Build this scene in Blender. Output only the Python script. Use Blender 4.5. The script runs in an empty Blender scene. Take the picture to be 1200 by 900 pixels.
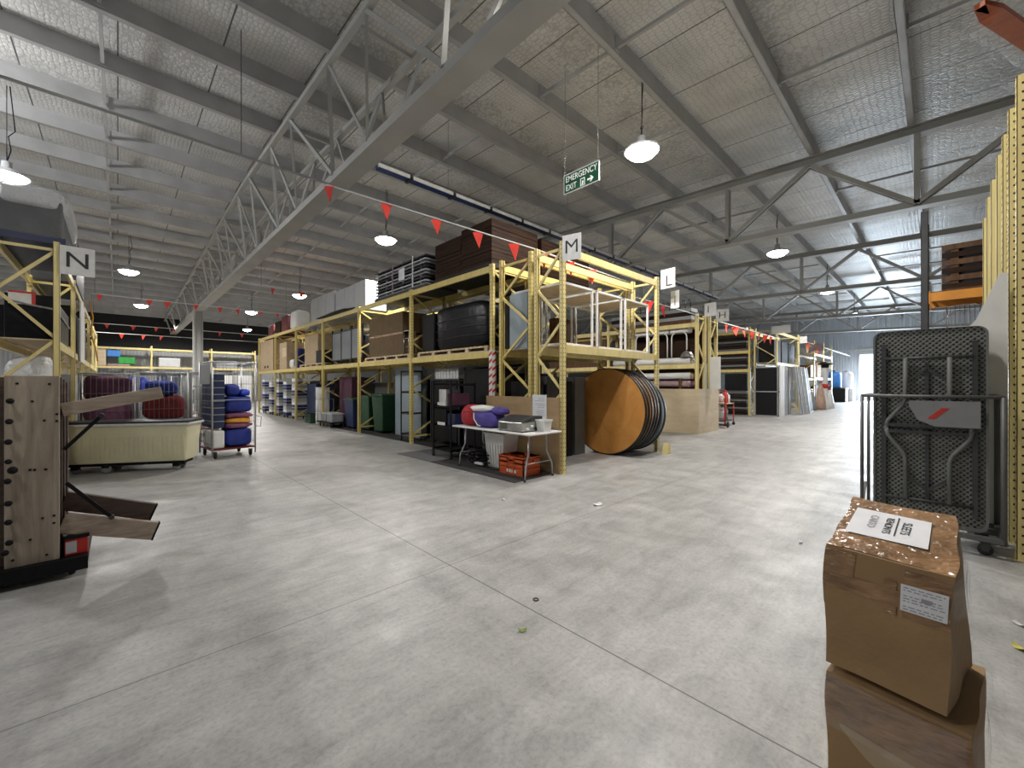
import bpy, math, random
from mathutils import Vector, Matrix
random.seed(7)
SC = bpy.context.scene
COL = SC.collection
PI = math.pi

# ------------------------------------------------------------------ materials
def nodes_of(m):
    m.use_nodes = True
    nt = m.node_tree
    return nt, nt.nodes['Principled BSDF']

def mat(name, col, rough=.6, metal=0., var=.12, scale=6., bump=0., bscale=40., stretch=(1, 1, 1), spec=None, coat=0.):
    m = bpy.data.materials.new(name)
    nt, b = nodes_of(m)
    N, L = nt.nodes, nt.links
    tc = N.new('ShaderNodeTexCoord'); mp = N.new('ShaderNodeMapping')
    mp.inputs['Scale'].default_value = stretch
    L.new(tc.outputs['Object'], mp.inputs['Vector'])
    nz = N.new('ShaderNodeTexNoise'); nz.inputs['Scale'].default_value = scale; nz.inputs['Detail'].default_value = 5
    L.new(mp.outputs['Vector'], nz.inputs['Vector'])
    rp = N.new('ShaderNodeValToRGB')
    rp.color_ramp.elements[0].position = .3; rp.color_ramp.elements[1].position = .7
    rp.color_ramp.elements[0].color = (*[max(0, c * (1 - var)) for c in col], 1)
    rp.color_ramp.elements[1].color = (*[min(1, c * (1 + var)) for c in col], 1)
    L.new(nz.outputs['Fac'], rp.inputs['Fac'])
    L.new(rp.outputs['Color'], b.inputs['Base Color'])
    b.inputs['Roughness'].default_value = rough
    b.inputs['Metallic'].default_value = metal
    if spec is not None: b.inputs['Specular IOR Level'].default_value = spec
    if coat: b.inputs['Coat Weight'].default_value = coat
    if bump:
        n2 = N.new('ShaderNodeTexNoise'); n2.inputs['Scale'].default_value = bscale
        L.new(mp.outputs['Vector'], n2.inputs['Vector'])
        bp = N.new('ShaderNodeBump'); bp.inputs['Strength'].default_value = bump; bp.inputs['Distance'].default_value = .02
        L.new(n2.outputs['Fac'], bp.inputs['Height']); L.new(bp.outputs['Normal'], b.inputs['Normal'])
    return m

def wood(name, c1, c2, rough=.55, scale=3., stretch=(1, 1, .12), coat=0., spec=.3):
    m = bpy.data.materials.new(name)
    nt, b = nodes_of(m); N, L = nt.nodes, nt.links
    tc = N.new('ShaderNodeTexCoord'); mp = N.new('ShaderNodeMapping'); mp.inputs['Scale'].default_value = stretch
    L.new(tc.outputs['Object'], mp.inputs['Vector'])
    nz = N.new('ShaderNodeTexNoise'); nz.inputs['Scale'].default_value = scale * 4; nz.inputs['Detail'].default_value = 8; nz.inputs['Roughness'].default_value = .65
    nz.inputs['Distortion'].default_value = .8
    L.new(mp.outputs['Vector'], nz.inputs['Vector'])
    rp = N.new('ShaderNodeValToRGB'); rp.color_ramp.elements[0].position = .3; rp.color_ramp.elements[1].position = .72
    rp.color_ramp.elements[0].color = (*c1, 1); rp.color_ramp.elements[1].color = (*c2, 1)
    L.new(nz.outputs['Fac'], rp.inputs['Fac']); L.new(rp.outputs['Color'], b.inputs['Base Color'])
    bp = N.new('ShaderNodeBump'); bp.inputs['Strength'].default_value = .15; bp.inputs['Distance'].default_value = .01
    L.new(nz.outputs['Fac'], bp.inputs['Height']); L.new(bp.outputs['Normal'], b.inputs['Normal'])
    b.inputs['Roughness'].default_value = rough; b.inputs['Specular IOR Level'].default_value = spec
    if coat: b.inputs['Coat Weight'].default_value = coat
    return m

def glow(name, col, s):
    m = bpy.data.materials.new(name); nt, b = nodes_of(m)
    b.inputs['Emission Color'].default_value = (*col, 1); b.inputs['Emission Strength'].default_value = s
    b.inputs['Base Color'].default_value = (.9, .9, .9, 1)
    return m

def film(name, col=(.9, .93, .97), alpha=.3, rough=.12):
    """clear wrap: mostly transparent with glossy creases"""
    m = bpy.data.materials.new(name); nt, b = nodes_of(m); N, L = nt.nodes, nt.links
    b.inputs['Base Color'].default_value = (*col, 1); b.inputs['Roughness'].default_value = rough
    b.inputs['Alpha'].default_value = alpha
    tc = N.new('ShaderNodeTexCoord')
    nz = N.new('ShaderNodeTexNoise'); nz.inputs['Scale'].default_value = 9; nz.inputs['Distortion'].default_value = 1.5; nz.inputs['Detail'].default_value = 4
    L.new(tc.outputs['Object'], nz.inputs['Vector'])
    bp = N.new('ShaderNodeBump'); bp.inputs['Strength'].default_value = .9; bp.inputs['Distance'].default_value = .05
    L.new(nz.outputs['Fac'], bp.inputs['Height']); L.new(bp.outputs['Normal'], b.inputs['Normal'])
    return m

M = {}
M['yellow'] = mat('yellow_enamel', (.64, .51, .17), .42, 0, .10, 3, stretch=(3, 3, .6))
M['yellow_pale'] = mat('pale_yellow_enamel', (.72, .60, .26), .42, 0, .10, 3, stretch=(3, 3, .6))
M['slot'] = mat('slot_shade', (.10, .075, .022), .9)
M['hole'] = mat('slot_dark', (.012, .011, .008), .9)
M['orange_beam'] = mat('orange_enamel', (.62, .25, .03), .45, 0, .12, 4)
M['steel'] = mat('painted_steel', (.42, .42, .40), .55, 0, .08, 1.5)
M['purlin'] = mat('galvanised_purlin', (.45, .45, .45), .5, .12, .12, 2)
M['galv'] = mat('galvanised_tube', (.45, .46, .47), .4, .6, .12, 5)
M['chrome'] = mat('chrome', (.7, .7, .7), .22, .95, .05, 5)
M['darksteel'] = mat('dark_steel', (.05, .052, .055), .5, .3, .2, 6)
M['black'] = mat('black_plastic', (.009, .009, .010), .55, 0, .2, 8, spec=.2)
M['blackgloss'] = mat('black_gloss', (.006, .006, .008), .3, 0, .2, 4, .4, 6, spec=.25)
M['blackwood'] = mat('black_edge', (.018, .015, .013), .5, 0, .3, 8, spec=.25)
M['rubber'] = mat('rubber', (.02, .02, .02), .8, 0, .2, 10)
M['darkbrown'] = wood('dark_stained_wood', (.012, .0065, .004), (.050, .024, .013), .6, 2, (.2, .2, 3), spec=.12)
M['brownwood'] = wood('brown_wood', (.06, .028, .012), (.14, .07, .03), .55)
M['ply'] = wood('plywood', (.30, .20, .10), (.42, .30, .17), .65, 1.2, (.3, .3, 1))
M['plyX'] = wood('plywood_pale', (.50, .40, .26), (.64, .53, .37), .65, 1.2, (.3, .3, 1))
M['oak'] = wood('grey_oak_boards', (.24, .195, .15), (.50, .425, .34), .6, 2.2, (1.6, 1.6, .16))
M['oakX'] = wood('pale_oak_bars', (.28, .215, .165), (.55, .455, .37), .6, 2.2, (.35, .35, 2.2))
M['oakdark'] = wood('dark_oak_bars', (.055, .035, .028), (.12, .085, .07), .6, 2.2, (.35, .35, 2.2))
M['disc'] = wood('varnished_ply', (.46, .20, .045), (.62, .30, .085), .32, 1.3, (.5, .5, .5), coat=.25)
M['card'] = mat('cardboard', (.33, .205, .095), .75, 0, .10, 5, .12, 60, (1, 1, 1))
M['cardlight'] = mat('pale_cardboard', (.42, .31, .19), .75, 0, .1, 5)
M['carddark'] = mat('brown_cardboard', (.12, .075, .032), .75, 0, .12, 5)
M['tape'] = mat('packing_tape', (.31, .175, .085), .2, 0, .35, 10, .7, 22, (1, 1, 3), spec=.55)
M['paper'] = mat('paper', (.80, .80, .82), .55, 0, .05, 10, .2, 12)
M['ink'] = mat('ink', (.03, .03, .035), .7)
M['inkgrey'] = mat('grey_ink', (.35, .35, .38), .7)
M['white'] = mat('white_paint', (.78, .78, .76), .45, 0, .05, 4)
M['whiteplastic'] = mat('white_plastic', (.72, .72, .70), .4, 0, .06, 4)
M['offwhite'] = mat('sign_white', (.66, .66, .65), .5, 0, .08, 12)
M['cream'] = mat('cream_plastic', (.72, .68, .46), .5, 0, .08, 2.5, .05, 20)
M['greyplastic'] = mat('grey_plastic', (.13, .135, .13), .55, 0, .1, 4)
M['greymid'] = mat('mid_grey', (.28, .29, .30), .55, 0, .1, 4)
M['greyblue'] = mat('grey_blue_laminate', (.27, .33, .37), .5, 0, .08, 2)
M['greylight'] = mat('light_grey', (.50, .51, .52), .5, 0, .08, 3)
M['maroon'] = mat('maroon_cloth', (.07, .018, .04), .85, 0, .25, 5, .5, 12)
M['purple'] = mat('purple_cloth', (.085, .06, .30), .75, 0, .3, 6, .6, 10)
M['blue'] = mat('blue_cloth', (.014, .03, .22), .75, 0, .3, 6, .5, 12)
M['bluebright'] = mat('bright_blue_plastic', (.03, .07, .55), .3, 0, .2, 6)
M['skyblue'] = mat('sky_blue_plastic', (.05, .22, .62), .4, 0, .15, 6)
M['navy'] = mat('navy_plastic', (.012, .022, .075), .45, 0, .25, 5)
M['red'] = mat('red_cloth', (.42, .018, .03), .7, 0, .25, 6, .5, 12)
M['redplastic'] = mat('red_plastic', (.50, .03, .02), .45, 0, .15, 6)
M['flag'] = mat('flag_red', (.78, .05, .03), .6, 0, .1, 6)
M['darkred'] = mat('dark_red_plastic', (.13, .012, .012), .5, 0, .2, 6)
M['orangecrate'] = mat('orange_plastic', (.62, .10, .02), .45, 0, .1, 5)
M['green'] = mat('green_plastic', (.012, .06, .025), .5, 0, .2, 5)
M['brightgreen'] = mat('bright_green_plastic', (.03, .30, .05), .5, 0, .2, 5)
M['exitgreen'] = mat('exit_green', (.006, .06, .032), .45, 0, .05, 5)
M['exitwhite'] = mat('exit_white', (.82, .84, .80), .5, 0, .02, 5)
M['cableblue'] = mat('blue_tray', (.012, .045, .20), .5, 0, .2, 8)
M['wirewhite'] = mat('white_rope', (.62, .62, .60), .6)
M['cartgrey'] = mat('cart_grey_steel', (.12, .12, .12), .5, .3, .12, 5)
M['plategrey'] = mat('plate_grey', (.20, .20, .205), .55, 0, .08, 5)
M['stainless'] = mat('stainless', (.52, .52, .50), .3, .85, .15, 6)
M['glaze'] = mat('grey_glazing', (.30, .32, .34), .15, .1, .1, 2)
M['deepred'] = mat('deep_red_cloth', (.17, .012, .016), .8, 0, .3, 6, .5, 12)
M['wire'] = mat('cage_wire', (.20, .205, .21), .45, .4, .1, 6)
M['plank'] = wood('orange_red_wood', (.30, .055, .012), (.50, .11, .03), .45, 2, (1, .2, 1))
M['leafyellow'] = mat('yellow_leaf', (.66, .58, .12), .6, 0, .2, 40)
M['leaf'] = mat('leaf', (.20, .28, .05), .6, 0, .3, 60)
M['yellowcloth'] = mat('orange_yellow_cloth', (.70, .32, .04), .75, 0, .25, 9, .4, 14)
M['mauve'] = mat('mauve_cloth', (.22, .08, .15), .75, 0, .3, 9, .4, 14)
M['pink'] = mat('pink_grey_wrap', (.40, .27, .28), .6, 0, .25, 6)
M['matgrey'] = mat('grey_carpet_tile', (.15, .152, .155), .95, 0, .15, 60, .2, 200)
M['matdark'] = mat('dark_carpet_tile', (.055, .052, .052), .95, 0, .2, 60, .2, 200)
M['matblack'] = mat('black_rubber_mat', (.030, .028, .027), .85, 0, .25, 8)
M['skin'] = mat('tan_sack', (.48, .33, .25), .8, 0, .2, 6, .4, 10)
M['lens'] = glow('lamp_glow', (1, .98, .95), 40)
M['tubeglow'] = mat('white_tube', (.85, .82, .72), .35, 0, .05, 3)
M['film'] = film('clear_wrap', alpha=.10, rough=.08)
M['filmwhite'] = film('milky_wrap', (.90, .92, .94), .82, .16)
M['film_thin'] = film('clear_film', alpha=.12)

def make_floor_mat():
    m = bpy.data.materials.new('concrete'); nt, b = nodes_of(m); N, L = nt.nodes, nt.links
    tc = N.new('ShaderNodeTexCoord')
    def noise(s, d=6, r=.6, dist=0., st=(1, 1, 1)):
        mp = N.new('ShaderNodeMapping'); mp.inputs['Scale'].default_value = st; L.new(tc.outputs['Object'], mp.inputs['Vector'])
        n = N.new('ShaderNodeTexNoise'); n.inputs['Scale'].default_value = s; n.inputs['Detail'].default_value = d
        n.inputs['Roughness'].default_value = r; n.inputs['Distortion'].default_value = dist
        L.new(mp.outputs['Vector'], n.inputs['Vector']); return n.outputs['Fac']
    def ramp(f, stops):
        r = N.new('ShaderNodeValToRGB'); e = r.color_ramp.elements
        e[0].position, e[0].color = stops[0][0], (*[stops[0][1]] * 3, 1)
        e[1].position, e[1].color = stops[-1][0], (*[stops[-1][1]] * 3, 1)
        for p, v in stops[1:-1]:
            k = e.new(p); k.color = (v, v, v, 1)
        L.new(f, r.inputs['Fac']); return r.outputs['Color']
    def mul(a, c, f=1.):
        x = N.new('ShaderNodeMix'); x.data_type = 'RGBA'; x.blend_type = 'MULTIPLY'; x.inputs['Factor'].default_value = f
        L.new(a, x.inputs['A']); L.new(c, x.inputs['B']); return x.outputs['Result']
    base = N.new('ShaderNodeRGB'); base.outputs[0].default_value = (.42, .413, .398, 1)
    c = mul(base.outputs[0], ramp(noise(.55, 4, .6, .4), [(.3, .88), (.7, 1.05)]))
    c = mul(c, ramp(noise(2.6, 7, .65, .6), [(.32, .76), (.5, .98), (.7, 1.16)]))
    c = mul(c, ramp(noise(1.1, 5, .6, 1.2, (1.6, .35, 1)), [(.33, .86), (.55, 1.0)]), .8)
    c = mul(c, ramp(noise(3.2, 8, .72, .3, (.35, 2.2, 1)), [(.34, .80), (.52, 1.0), (.70, 1.10)]), .9)
    c = mul(c, ramp(noise(38, 5, .7), [(.28, .72), (.5, 1.0), (.74, 1.14)]), .9)
    # pale worn specks and small dark specks
    c = mul(c, ramp(noise(9, 6, .75), [(.26, .70), (.36, 1.0)]), .7)
    spk = ramp(noise(14, 3, .6), [(.70, 1.0), (.80, 1.22)])
    c = mul(c, spk)
    # saw-cut joints: one along Y at x=1.98, one along X at y=2.8, repeated every 9 m
    sp = N.new('ShaderNodeSeparateXYZ'); L.new(tc.outputs['Object'], sp.inputs[0])
    def joint(out, off, w):
        a = N.new('ShaderNodeMath'); a.operation = 'SUBTRACT'; a.inputs[1].default_value = off; L.new(out, a.inputs[0])
        p = N.new('ShaderNodeMath'); p.operation = 'PINGPONG'; p.inputs[1].default_value = 4.5; L.new(a.outputs[0], p.inputs[0])
        l = N.new('ShaderNodeMath'); l.operation = 'LESS_THAN'; l.inputs[1].default_value = w; L.new(p.outputs[0], l.inputs[0]); return l.outputs[0]
    j1 = joint(sp.outputs['X'], 1.98, .0045); j2 = joint(sp.outputs['Y'], 2.8, .003)
    mx = N.new('ShaderNodeMath'); mx.operation = 'MAXIMUM'; L.new(j1, mx.inputs[0]); L.new(j2, mx.inputs[1])
    mj = N.new('ShaderNodeMix'); mj.data_type = 'RGBA'; mj.inputs['B'].default_value = (.11, .11, .105, 1)
    L.new(mx.outputs[0], mj.inputs['Factor']); L.new(c, mj.inputs['A'])
    L.new(mj.outputs['Result'], b.inputs['Base Color'])
    rr = ramp(noise(1.8, 5), [(.3, .36), (.7, .58)]); L.new(rr, b.inputs['Roughness'])
    bp = N.new('ShaderNodeBump'); bp.inputs['Strength'].default_value = .12; bp.inputs['Distance'].default_value = .01
    L.new(noise(6, 8, .7), bp.inputs['Height']); L.new(bp.outputs['Normal'], b.inputs['Normal'])
    return m

def make_roof_mat():
    """foil blanket held up by hexagonal wire: seams along Y, puckered wire pattern"""
    m = bpy.data.materials.new('foil_blanket'); nt, b = nodes_of(m); N, L = nt.nodes, nt.links
    tc = N.new('ShaderNodeTexCoord')
    vo = N.new('ShaderNodeTexVoronoi'); vo.feature = 'DISTANCE_TO_EDGE'; vo.inputs['Scale'].default_value = 13; vo.inputs['Randomness'].default_value = .45
    mp = N.new('ShaderNodeMapping'); mp.inputs['Scale'].default_value = (1, .7, 1); L.new(tc.outputs['Object'], mp.inputs['Vector'])
    L.new(mp.outputs['Vector'], vo.inputs['Vector'])
    rp = N.new('ShaderNodeValToRGB'); rp.color_ramp.elements[0].position = .0; rp.color_ramp.elements[1].position = .10
    rp.color_ramp.elements[0].color = (.48, .475, .465, 1); rp.color_ramp.elements[1].color = (.70, .695, .675, 1)
    L.new(vo.outputs['Distance'], rp.inputs['Fac'])
    nz = N.new('ShaderNodeTexNoise'); nz.inputs['Scale'].default_value = 1.4; nz.inputs['Detail'].default_value = 5; L.new(tc.outputs['Object'], nz.inputs['Vector'])
    r2 = N.new('ShaderNodeValToRGB'); r2.color_ramp.elements[0].position = .3; r2.color_ramp.elements[1].position = .7
    r2.color_ramp.elements[0].color = (.82, .82, .81, 1); r2.color_ramp.elements[1].color = (1.08, 1.08, 1.08, 1)
    L.new(nz.outputs['Fac'], r2.inputs['Fac'])
    mm = N.new('ShaderNodeMix'); mm.data_type = 'RGBA'; mm.blend_type = 'MULTIPLY'; mm.inputs['Factor'].default_value = 1
    L.new(rp.outputs['Color'], mm.inputs['A']); L.new(r2.outputs['Color'], mm.inputs['B'])
    sp = N.new('ShaderNodeSeparateXYZ'); L.new(tc.outputs['Object'], sp.inputs[0])
    p = N.new('ShaderNodeMath'); p.operation = 'PINGPONG'; p.inputs[1].default_value = .675; L.new(sp.outputs['X'], p.inputs[0])
    l = N.new('ShaderNodeMath'); l.operation = 'LESS_THAN'; l.inputs[1].default_value = .012; L.new(p.outputs[0], l.inputs[0])
    mj = N.new('ShaderNodeMix'); mj.data_type = 'RGBA'; mj.inputs['B'].default_value = (.13, .13, .13, 1)
    L.new(l.outputs[0], mj.inputs['Factor']); L.new(mm.outputs['Result'], mj.inputs['A'])
    L.new(mj.outputs['Result'], b.inputs['Base Color'])
    b.inputs['Roughness'].default_value = .5; b.inputs['Metallic'].default_value = .10
    ad = N.new('ShaderNodeMath'); ad.operation = 'ADD'; L.new(vo.outputs['Distance'], ad.inputs[0]); L.new(nz.outputs['Fac'], ad.inputs[1])
    bp = N.new('ShaderNodeBump'); bp.inputs['Strength'].default_value = .38; bp.inputs['Distance'].default_value = .05
    L.new(ad.outputs[0], bp.inputs['Height']); L.new(bp.outputs['Normal'], b.inputs['Normal'])
    return m

def make_corrugated(col):
    m = bpy.data.materials.new('corrugated_cladding'); nt, b = nodes_of(m); N, L = nt.nodes, nt.links
    tc = N.new('ShaderNodeTexCoord'); sp = N.new('ShaderNodeSeparateXYZ'); L.new(tc.outputs['Object'], sp.inputs[0])
    ad = N.new('ShaderNodeMath'); ad.operation = 'ADD'; L.new(sp.outputs['X'], ad.inputs[0]); L.new(sp.outputs['Y'], ad.inputs[1])
    p = N.new('ShaderNodeMath'); p.operation = 'PINGPONG'; p.inputs[1].default_value = .1; L.new(ad.outputs[0], p.inputs[0])
    bp = N.new('ShaderNodeBump'); bp.inputs['Strength'].default_value = .7; bp.inputs['Distance'].default_value = .3
    L.new(p.outputs[0], bp.inputs['Height']); L.new(bp.outputs['Normal'], b.inputs['Normal'])
    b.inputs['Base Color'].default_value = (*col, 1); b.inputs['Roughness'].default_value = .55
    return m

def make_perforated():
    """grey moulded plastic with staggered dimples"""
    m = bpy.data.materials.new('dimpled_grey_plastic'); nt, b = nodes_of(m); N, L = nt.nodes, nt.links
    tc = N.new('ShaderNodeTexCoord'); mp = N.new('ShaderNodeMapping'); mp.inputs['Rotation'].default_value = (PI / 4, 0, 0)
    L.new(tc.outputs['Object'], mp.inputs['Vector'])
    mp2 = N.new('ShaderNodeMapping'); mp2.inputs['Scale'].default_value = (0, 1, 1); L.new(mp.outputs['Vector'], mp2.inputs['Vector'])
    vo = N.new('ShaderNodeTexVoronoi'); vo.voronoi_dimensions = '3D'; vo.inputs['Scale'].default_value = 33; vo.inputs['Randomness'].default_value = 0
    L.new(mp2.outputs['Vector'], vo.inputs['Vector'])
    rp = N.new('ShaderNodeValToRGB'); rp.color_ramp.elements[0].position = .29; rp.color_ramp.elements[1].position = .38
    rp.color_ramp.elements[0].color = (.012, .012, .012, 1); rp.color_ramp.elements[1].color = (.145, .15, .135, 1)
    L.new(vo.outputs['Distance'], rp.inputs['Fac']); L.new(rp.outputs['Color'], b.inputs['Base Color'])
    bp = N.new('ShaderNodeBump'); bp.inputs['Strength'].default_value = .8; bp.inputs['Distance'].default_value = .01
    L.new(vo.outputs['Distance'], bp.inputs['Height']); L.new(bp.outputs['Normal'], b.inputs['Normal'])
    b.inputs['Roughness'].default_value = .5
    return m
M['floor'] = make_floor_mat(); M['roof'] = make_roof_mat(); M['clad'] = make_corrugated((.42, .43, .44)); M['perf'] = make_perforated()
M['cladlight'] = make_corrugated((.55, .58, .62))

# ------------------------------------------------------------------ mesh builder
class MB:
    def __init__(s): s.v = []; s.f = []; s.mi = []; s.sm = []; s.cur = 0
    def use(s, i): s.cur = i; return s
    def add(s, vs, fs, smooth=False):
        o = len(s.v); s.v += [tuple(v) for v in vs]
        for f in fs:
            s.f.append(tuple(i + o for i in f)); s.mi.append(s.cur); s.sm.append(smooth)
        return s
    def box(s, a, b, mx=None):
        x0, y0, z0 = a; x1, y1, z1 = b
        vs = [(x0, y0, z0), (x1, y0, z0), (x1, y1, z0), (x0, y1, z0), (x0, y0, z1), (x1, y0, z1), (x1, y1, z1), (x0, y1, z1)]
        if mx is not None: vs = [tuple(mx @ Vector(v)) for v in vs]
        return s.add(vs, [(0, 3, 2, 1), (4, 5, 6, 7), (0, 1, 5, 4), (1, 2, 6, 5), (2, 3, 7, 6), (3, 0, 4, 7)])
    def cbox(s, c, d, mx=None):
        return s.box([c[i] - d[i] / 2 for i in range(3)], [c[i] + d[i] / 2 for i in range(3)], mx)
    def bar(s, p, q, w, h, up=(0, 0, 1)):
        """rectangular bar from p to q, w across, h along up"""
        p, q = Vector(p), Vector(q); d = q - p; L = d.length
        if L < 1e-6: return s
        z = d / L; u = Vector(up)
        if abs(z.dot(u)) > .98: u = Vector((0, 1, 0)) if abs(z.y) < .9 else Vector((1, 0, 0))
        x = u.cross(z).normalized(); y = z.cross(x)
        vs = [r + x * (sx * w / 2) + y * (sy * h / 2) for r in (p, q) for sx, sy in ((-1, -1), (1, -1), (1, 1), (-1, 1))]
        return s.add(vs, [(0, 3, 2, 1), (4, 5, 6, 7), (0, 1, 5, 4), (1, 2, 6, 5), (2, 3, 7, 6), (3, 0, 4, 7)])
    def tube(s, path, r, n=8, closed=False, r2=None):
        P = [Vector(p) for p in path]; m = len(P); vs = []; fs = []
        prev = None
        for i, p in enumerate(P):
            if closed: t = (P[(i + 1) % m] - P[i - 1])
            else: t = (P[min(i + 1, m - 1)] - P[max(i - 1, 0)])
            t.normalize()
            if prev is None:
                a = Vector((0, 0, 1)) if abs(t.z) < .9 else Vector((1, 0, 0))
                x = a.cross(t).normalized()
            else:
                x = (prev - t * prev.dot(t))
                x = x.normalized() if x.length > 1e-6 else prev
            prev = x; y = t.cross(x)
            rr = r if r2 is None else r + (r2 - r) * i / max(1, m - 1)
            for k in range(n):
                a = 2 * PI * k / n; vs.append(p + x * (rr * math.cos(a)) + y * (rr * math.sin(a)))
        for i in range(m if closed else m - 1):
            j = (i + 1) % m
            for k in range(n):
                l = (k + 1) % n; fs.append((i * n + k, i * n + l, j * n + l, j * n + k))
        s.add(vs, fs, True)
        if not closed:
            o = len(s.v) - len(vs)
            s.f.append(tuple(o + k for k in range(n))[::-1]); s.mi.append(s.cur); s.sm.append(False)
            s.f.append(tuple(o + (m - 1) * n + k for k in range(n))); s.mi.append(s.cur); s.sm.append(False)
        return s
    def cyl(s, p, q, r, n=16, r2=None): return s.tube([p, q], r, n, False, r2)
    def lathe(s, prof, n=24, axis='z', c=(0, 0, 0)):
        vs = []; fs = []; m = len(prof)
        for r, h in prof:
            for k in range(n):
                a = 2 * PI * k / n; u, w = r * math.cos(a), r * math.sin(a)
                v = {'z': (u, w, h), 'x': (h, u, w), 'y': (u, h, w)}[axis]
                vs.append((v[0] + c[0], v[1] + c[1], v[2] + c[2]))
        for i in range(m - 1):
            for k in range(n):
                l = (k + 1) % n; fs.append((i * n + k, i * n + l, (i + 1) * n + l, (i + 1) * n + k))
        s.add(vs, fs, True)
        return s
    def prism(s, poly, d, mx=None):
        """poly in local XY, extruded along local Z by d, mapped by mx"""
        n = len(poly); mx = mx or Matrix()
        vs = [mx @ Vector((x, y, 0)) for x, y in poly] + [mx @ Vector((x, y, d)) for x, y in poly]
        fs = [tuple(range(n))[::-1], tuple(range(n, 2 * n))] + [(i, (i + 1) % n, n + (i + 1) % n, n + i) for i in range(n)]
        return s.add(vs, fs)
    def blob(s, c, d, seed=0, amp=.12, nu=18, nv=12, sq=.55, flat=True):
        """soft filled bag: a squarish ellipsoid with folds, flattened where it rests"""
        rnd = random.Random(seed); ph = [rnd.uniform(0, 6.28) for _ in range(8)]
        vs = []; fs = []
        def pw(x): return math.copysign(abs(x) ** sq, x)
        for j in range(nv + 1):
            t = -PI / 2 + PI * j / nv
            for i in range(nu):
                a = 2 * PI * i / nu
                k = 1 + amp * (math.sin(3 * a + ph[0] + 2 * t) * .5 + math.sin(5 * a + ph[1] - 3 * t) * .35 + math.sin(4 * t + ph[2] + a) * .4)
                x = pw(math.cos(t)) * pw(math.cos(a)) * d[0] / 2 * k; y = pw(math.cos(t)) * pw(math.sin(a)) * d[1] / 2 * k
                z = pw(math.sin(t)) * d[2] / 2 * (1 + (amp * math.sin(2 * a + ph[3]) if t > 0 else 0))
                if flat: z = max(z, -d[2] / 2)
                vs.append((c[0] + x, c[1] + y, c[2] + z))
        for j in range(nv):
            for i in range(nu):
                l = (i + 1) % nu; fs.append((j * nu + i, j * nu + l, (j + 1) * nu + l, (j + 1) * nu + i))
        return s.add(vs, fs, True)
    def build(s, name, mats, parent=None, loc=(0, 0, 0), rz=0, bevel=0., smooth_angle=None):
        me = bpy.data.meshes.new(name); me.from_pydata(s.v, [], s.f); me.update()
        if not isinstance(mats, (list, tuple)): mats = [mats]
        for m in mats: me.materials.append(M[m] if isinstance(m, str) else m)
        me.polygons.foreach_set('material_index', s.mi); me.polygons.foreach_set('use_smooth', s.sm); me.update()
        o = bpy.data.objects.new(name, me); COL.objects.link(o)
        o.location = loc; o.rotation_euler = (0, 0, rz)
        if parent: o.parent = parent
        if bevel:
            b = o.modifiers.new('edge', 'BEVEL'); b.width = bevel; b.segments = 2; b.limit_method = 'ANGLE'
        return o

def thing(name, label, cat, loc=(0, 0, 0), rz=0, group=None, kind=None):
    o = bpy.data.objects.new(name, None); COL.objects.link(o); o.empty_display_size = .1
    o.location = loc; o.rotation_euler = (0, 0, rz)
    if label: o['label'] = label
    if cat: o['category'] = cat
    if group: o['group'] = group
    if kind: o['kind'] = kind
    return o
def tag(o, label, cat, group=None, kind=None):
    o['label'] = label; o['category'] = cat
    if group: o['group'] = group
    if kind: o['kind'] = kind
    return o
def struct(o): o['kind'] = 'structure'; return o
KIDS = {}
def children(o): return [c for c in bpy.data.objects if c.parent == o]
def copy_tree(o, parent=None):
    c = o.copy(); COL.objects.link(c)
    if parent: c.parent = parent
    for ch in children(o): copy_tree(ch, c)
    return c
def dup(root, loc, rz, label, group=None):
    r = copy_tree(root); r.location = loc; r.rotation_euler = (0, 0, rz); r['label'] = label
    if group: r['group'] = group
    return r
def text_mesh(txt, size, mx, name, m, parent, ext=.002, xs=1., thick=.004):
    """flat raised lettering; local x = reading direction, local y = up"""
    cu = bpy.data.curves.new(name, 'FONT'); cu.body = txt; cu.size = size; cu.extrude = ext; cu.align_x = 'CENTER'; cu.align_y = 'CENTER'
    cu.offset = thick * size
    t = bpy.data.objects.new('tmp', cu); COL.objects.link(t)
    dg = bpy.context.evaluated_depsgraph_get()
    me = bpy.data.meshes.new_from_object(t.evaluated_get(dg)); bpy.data.objects.remove(t); bpy.data.curves.remove(cu)
    me.transform(Matrix.Diagonal((xs, 1, 1, 1))); me.transform(mx)
    me.materials.clear(); me.materials.append(M[m])
    o = bpy.data.objects.new(name, me); COL.objects.link(o); o.parent = parent
    return o
def frame_mx(origin, xdir, ydir):
    x = Vector(xdir).normalized(); y = Vector(ydir).normalized(); z = x.cross(y)
    return Matrix(((x.x, y.x, z.x, origin[0]), (x.y, y.y, z.y, origin[1]), (x.z, y.z, z.z, origin[2]), (0, 0, 0, 1)))
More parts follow.
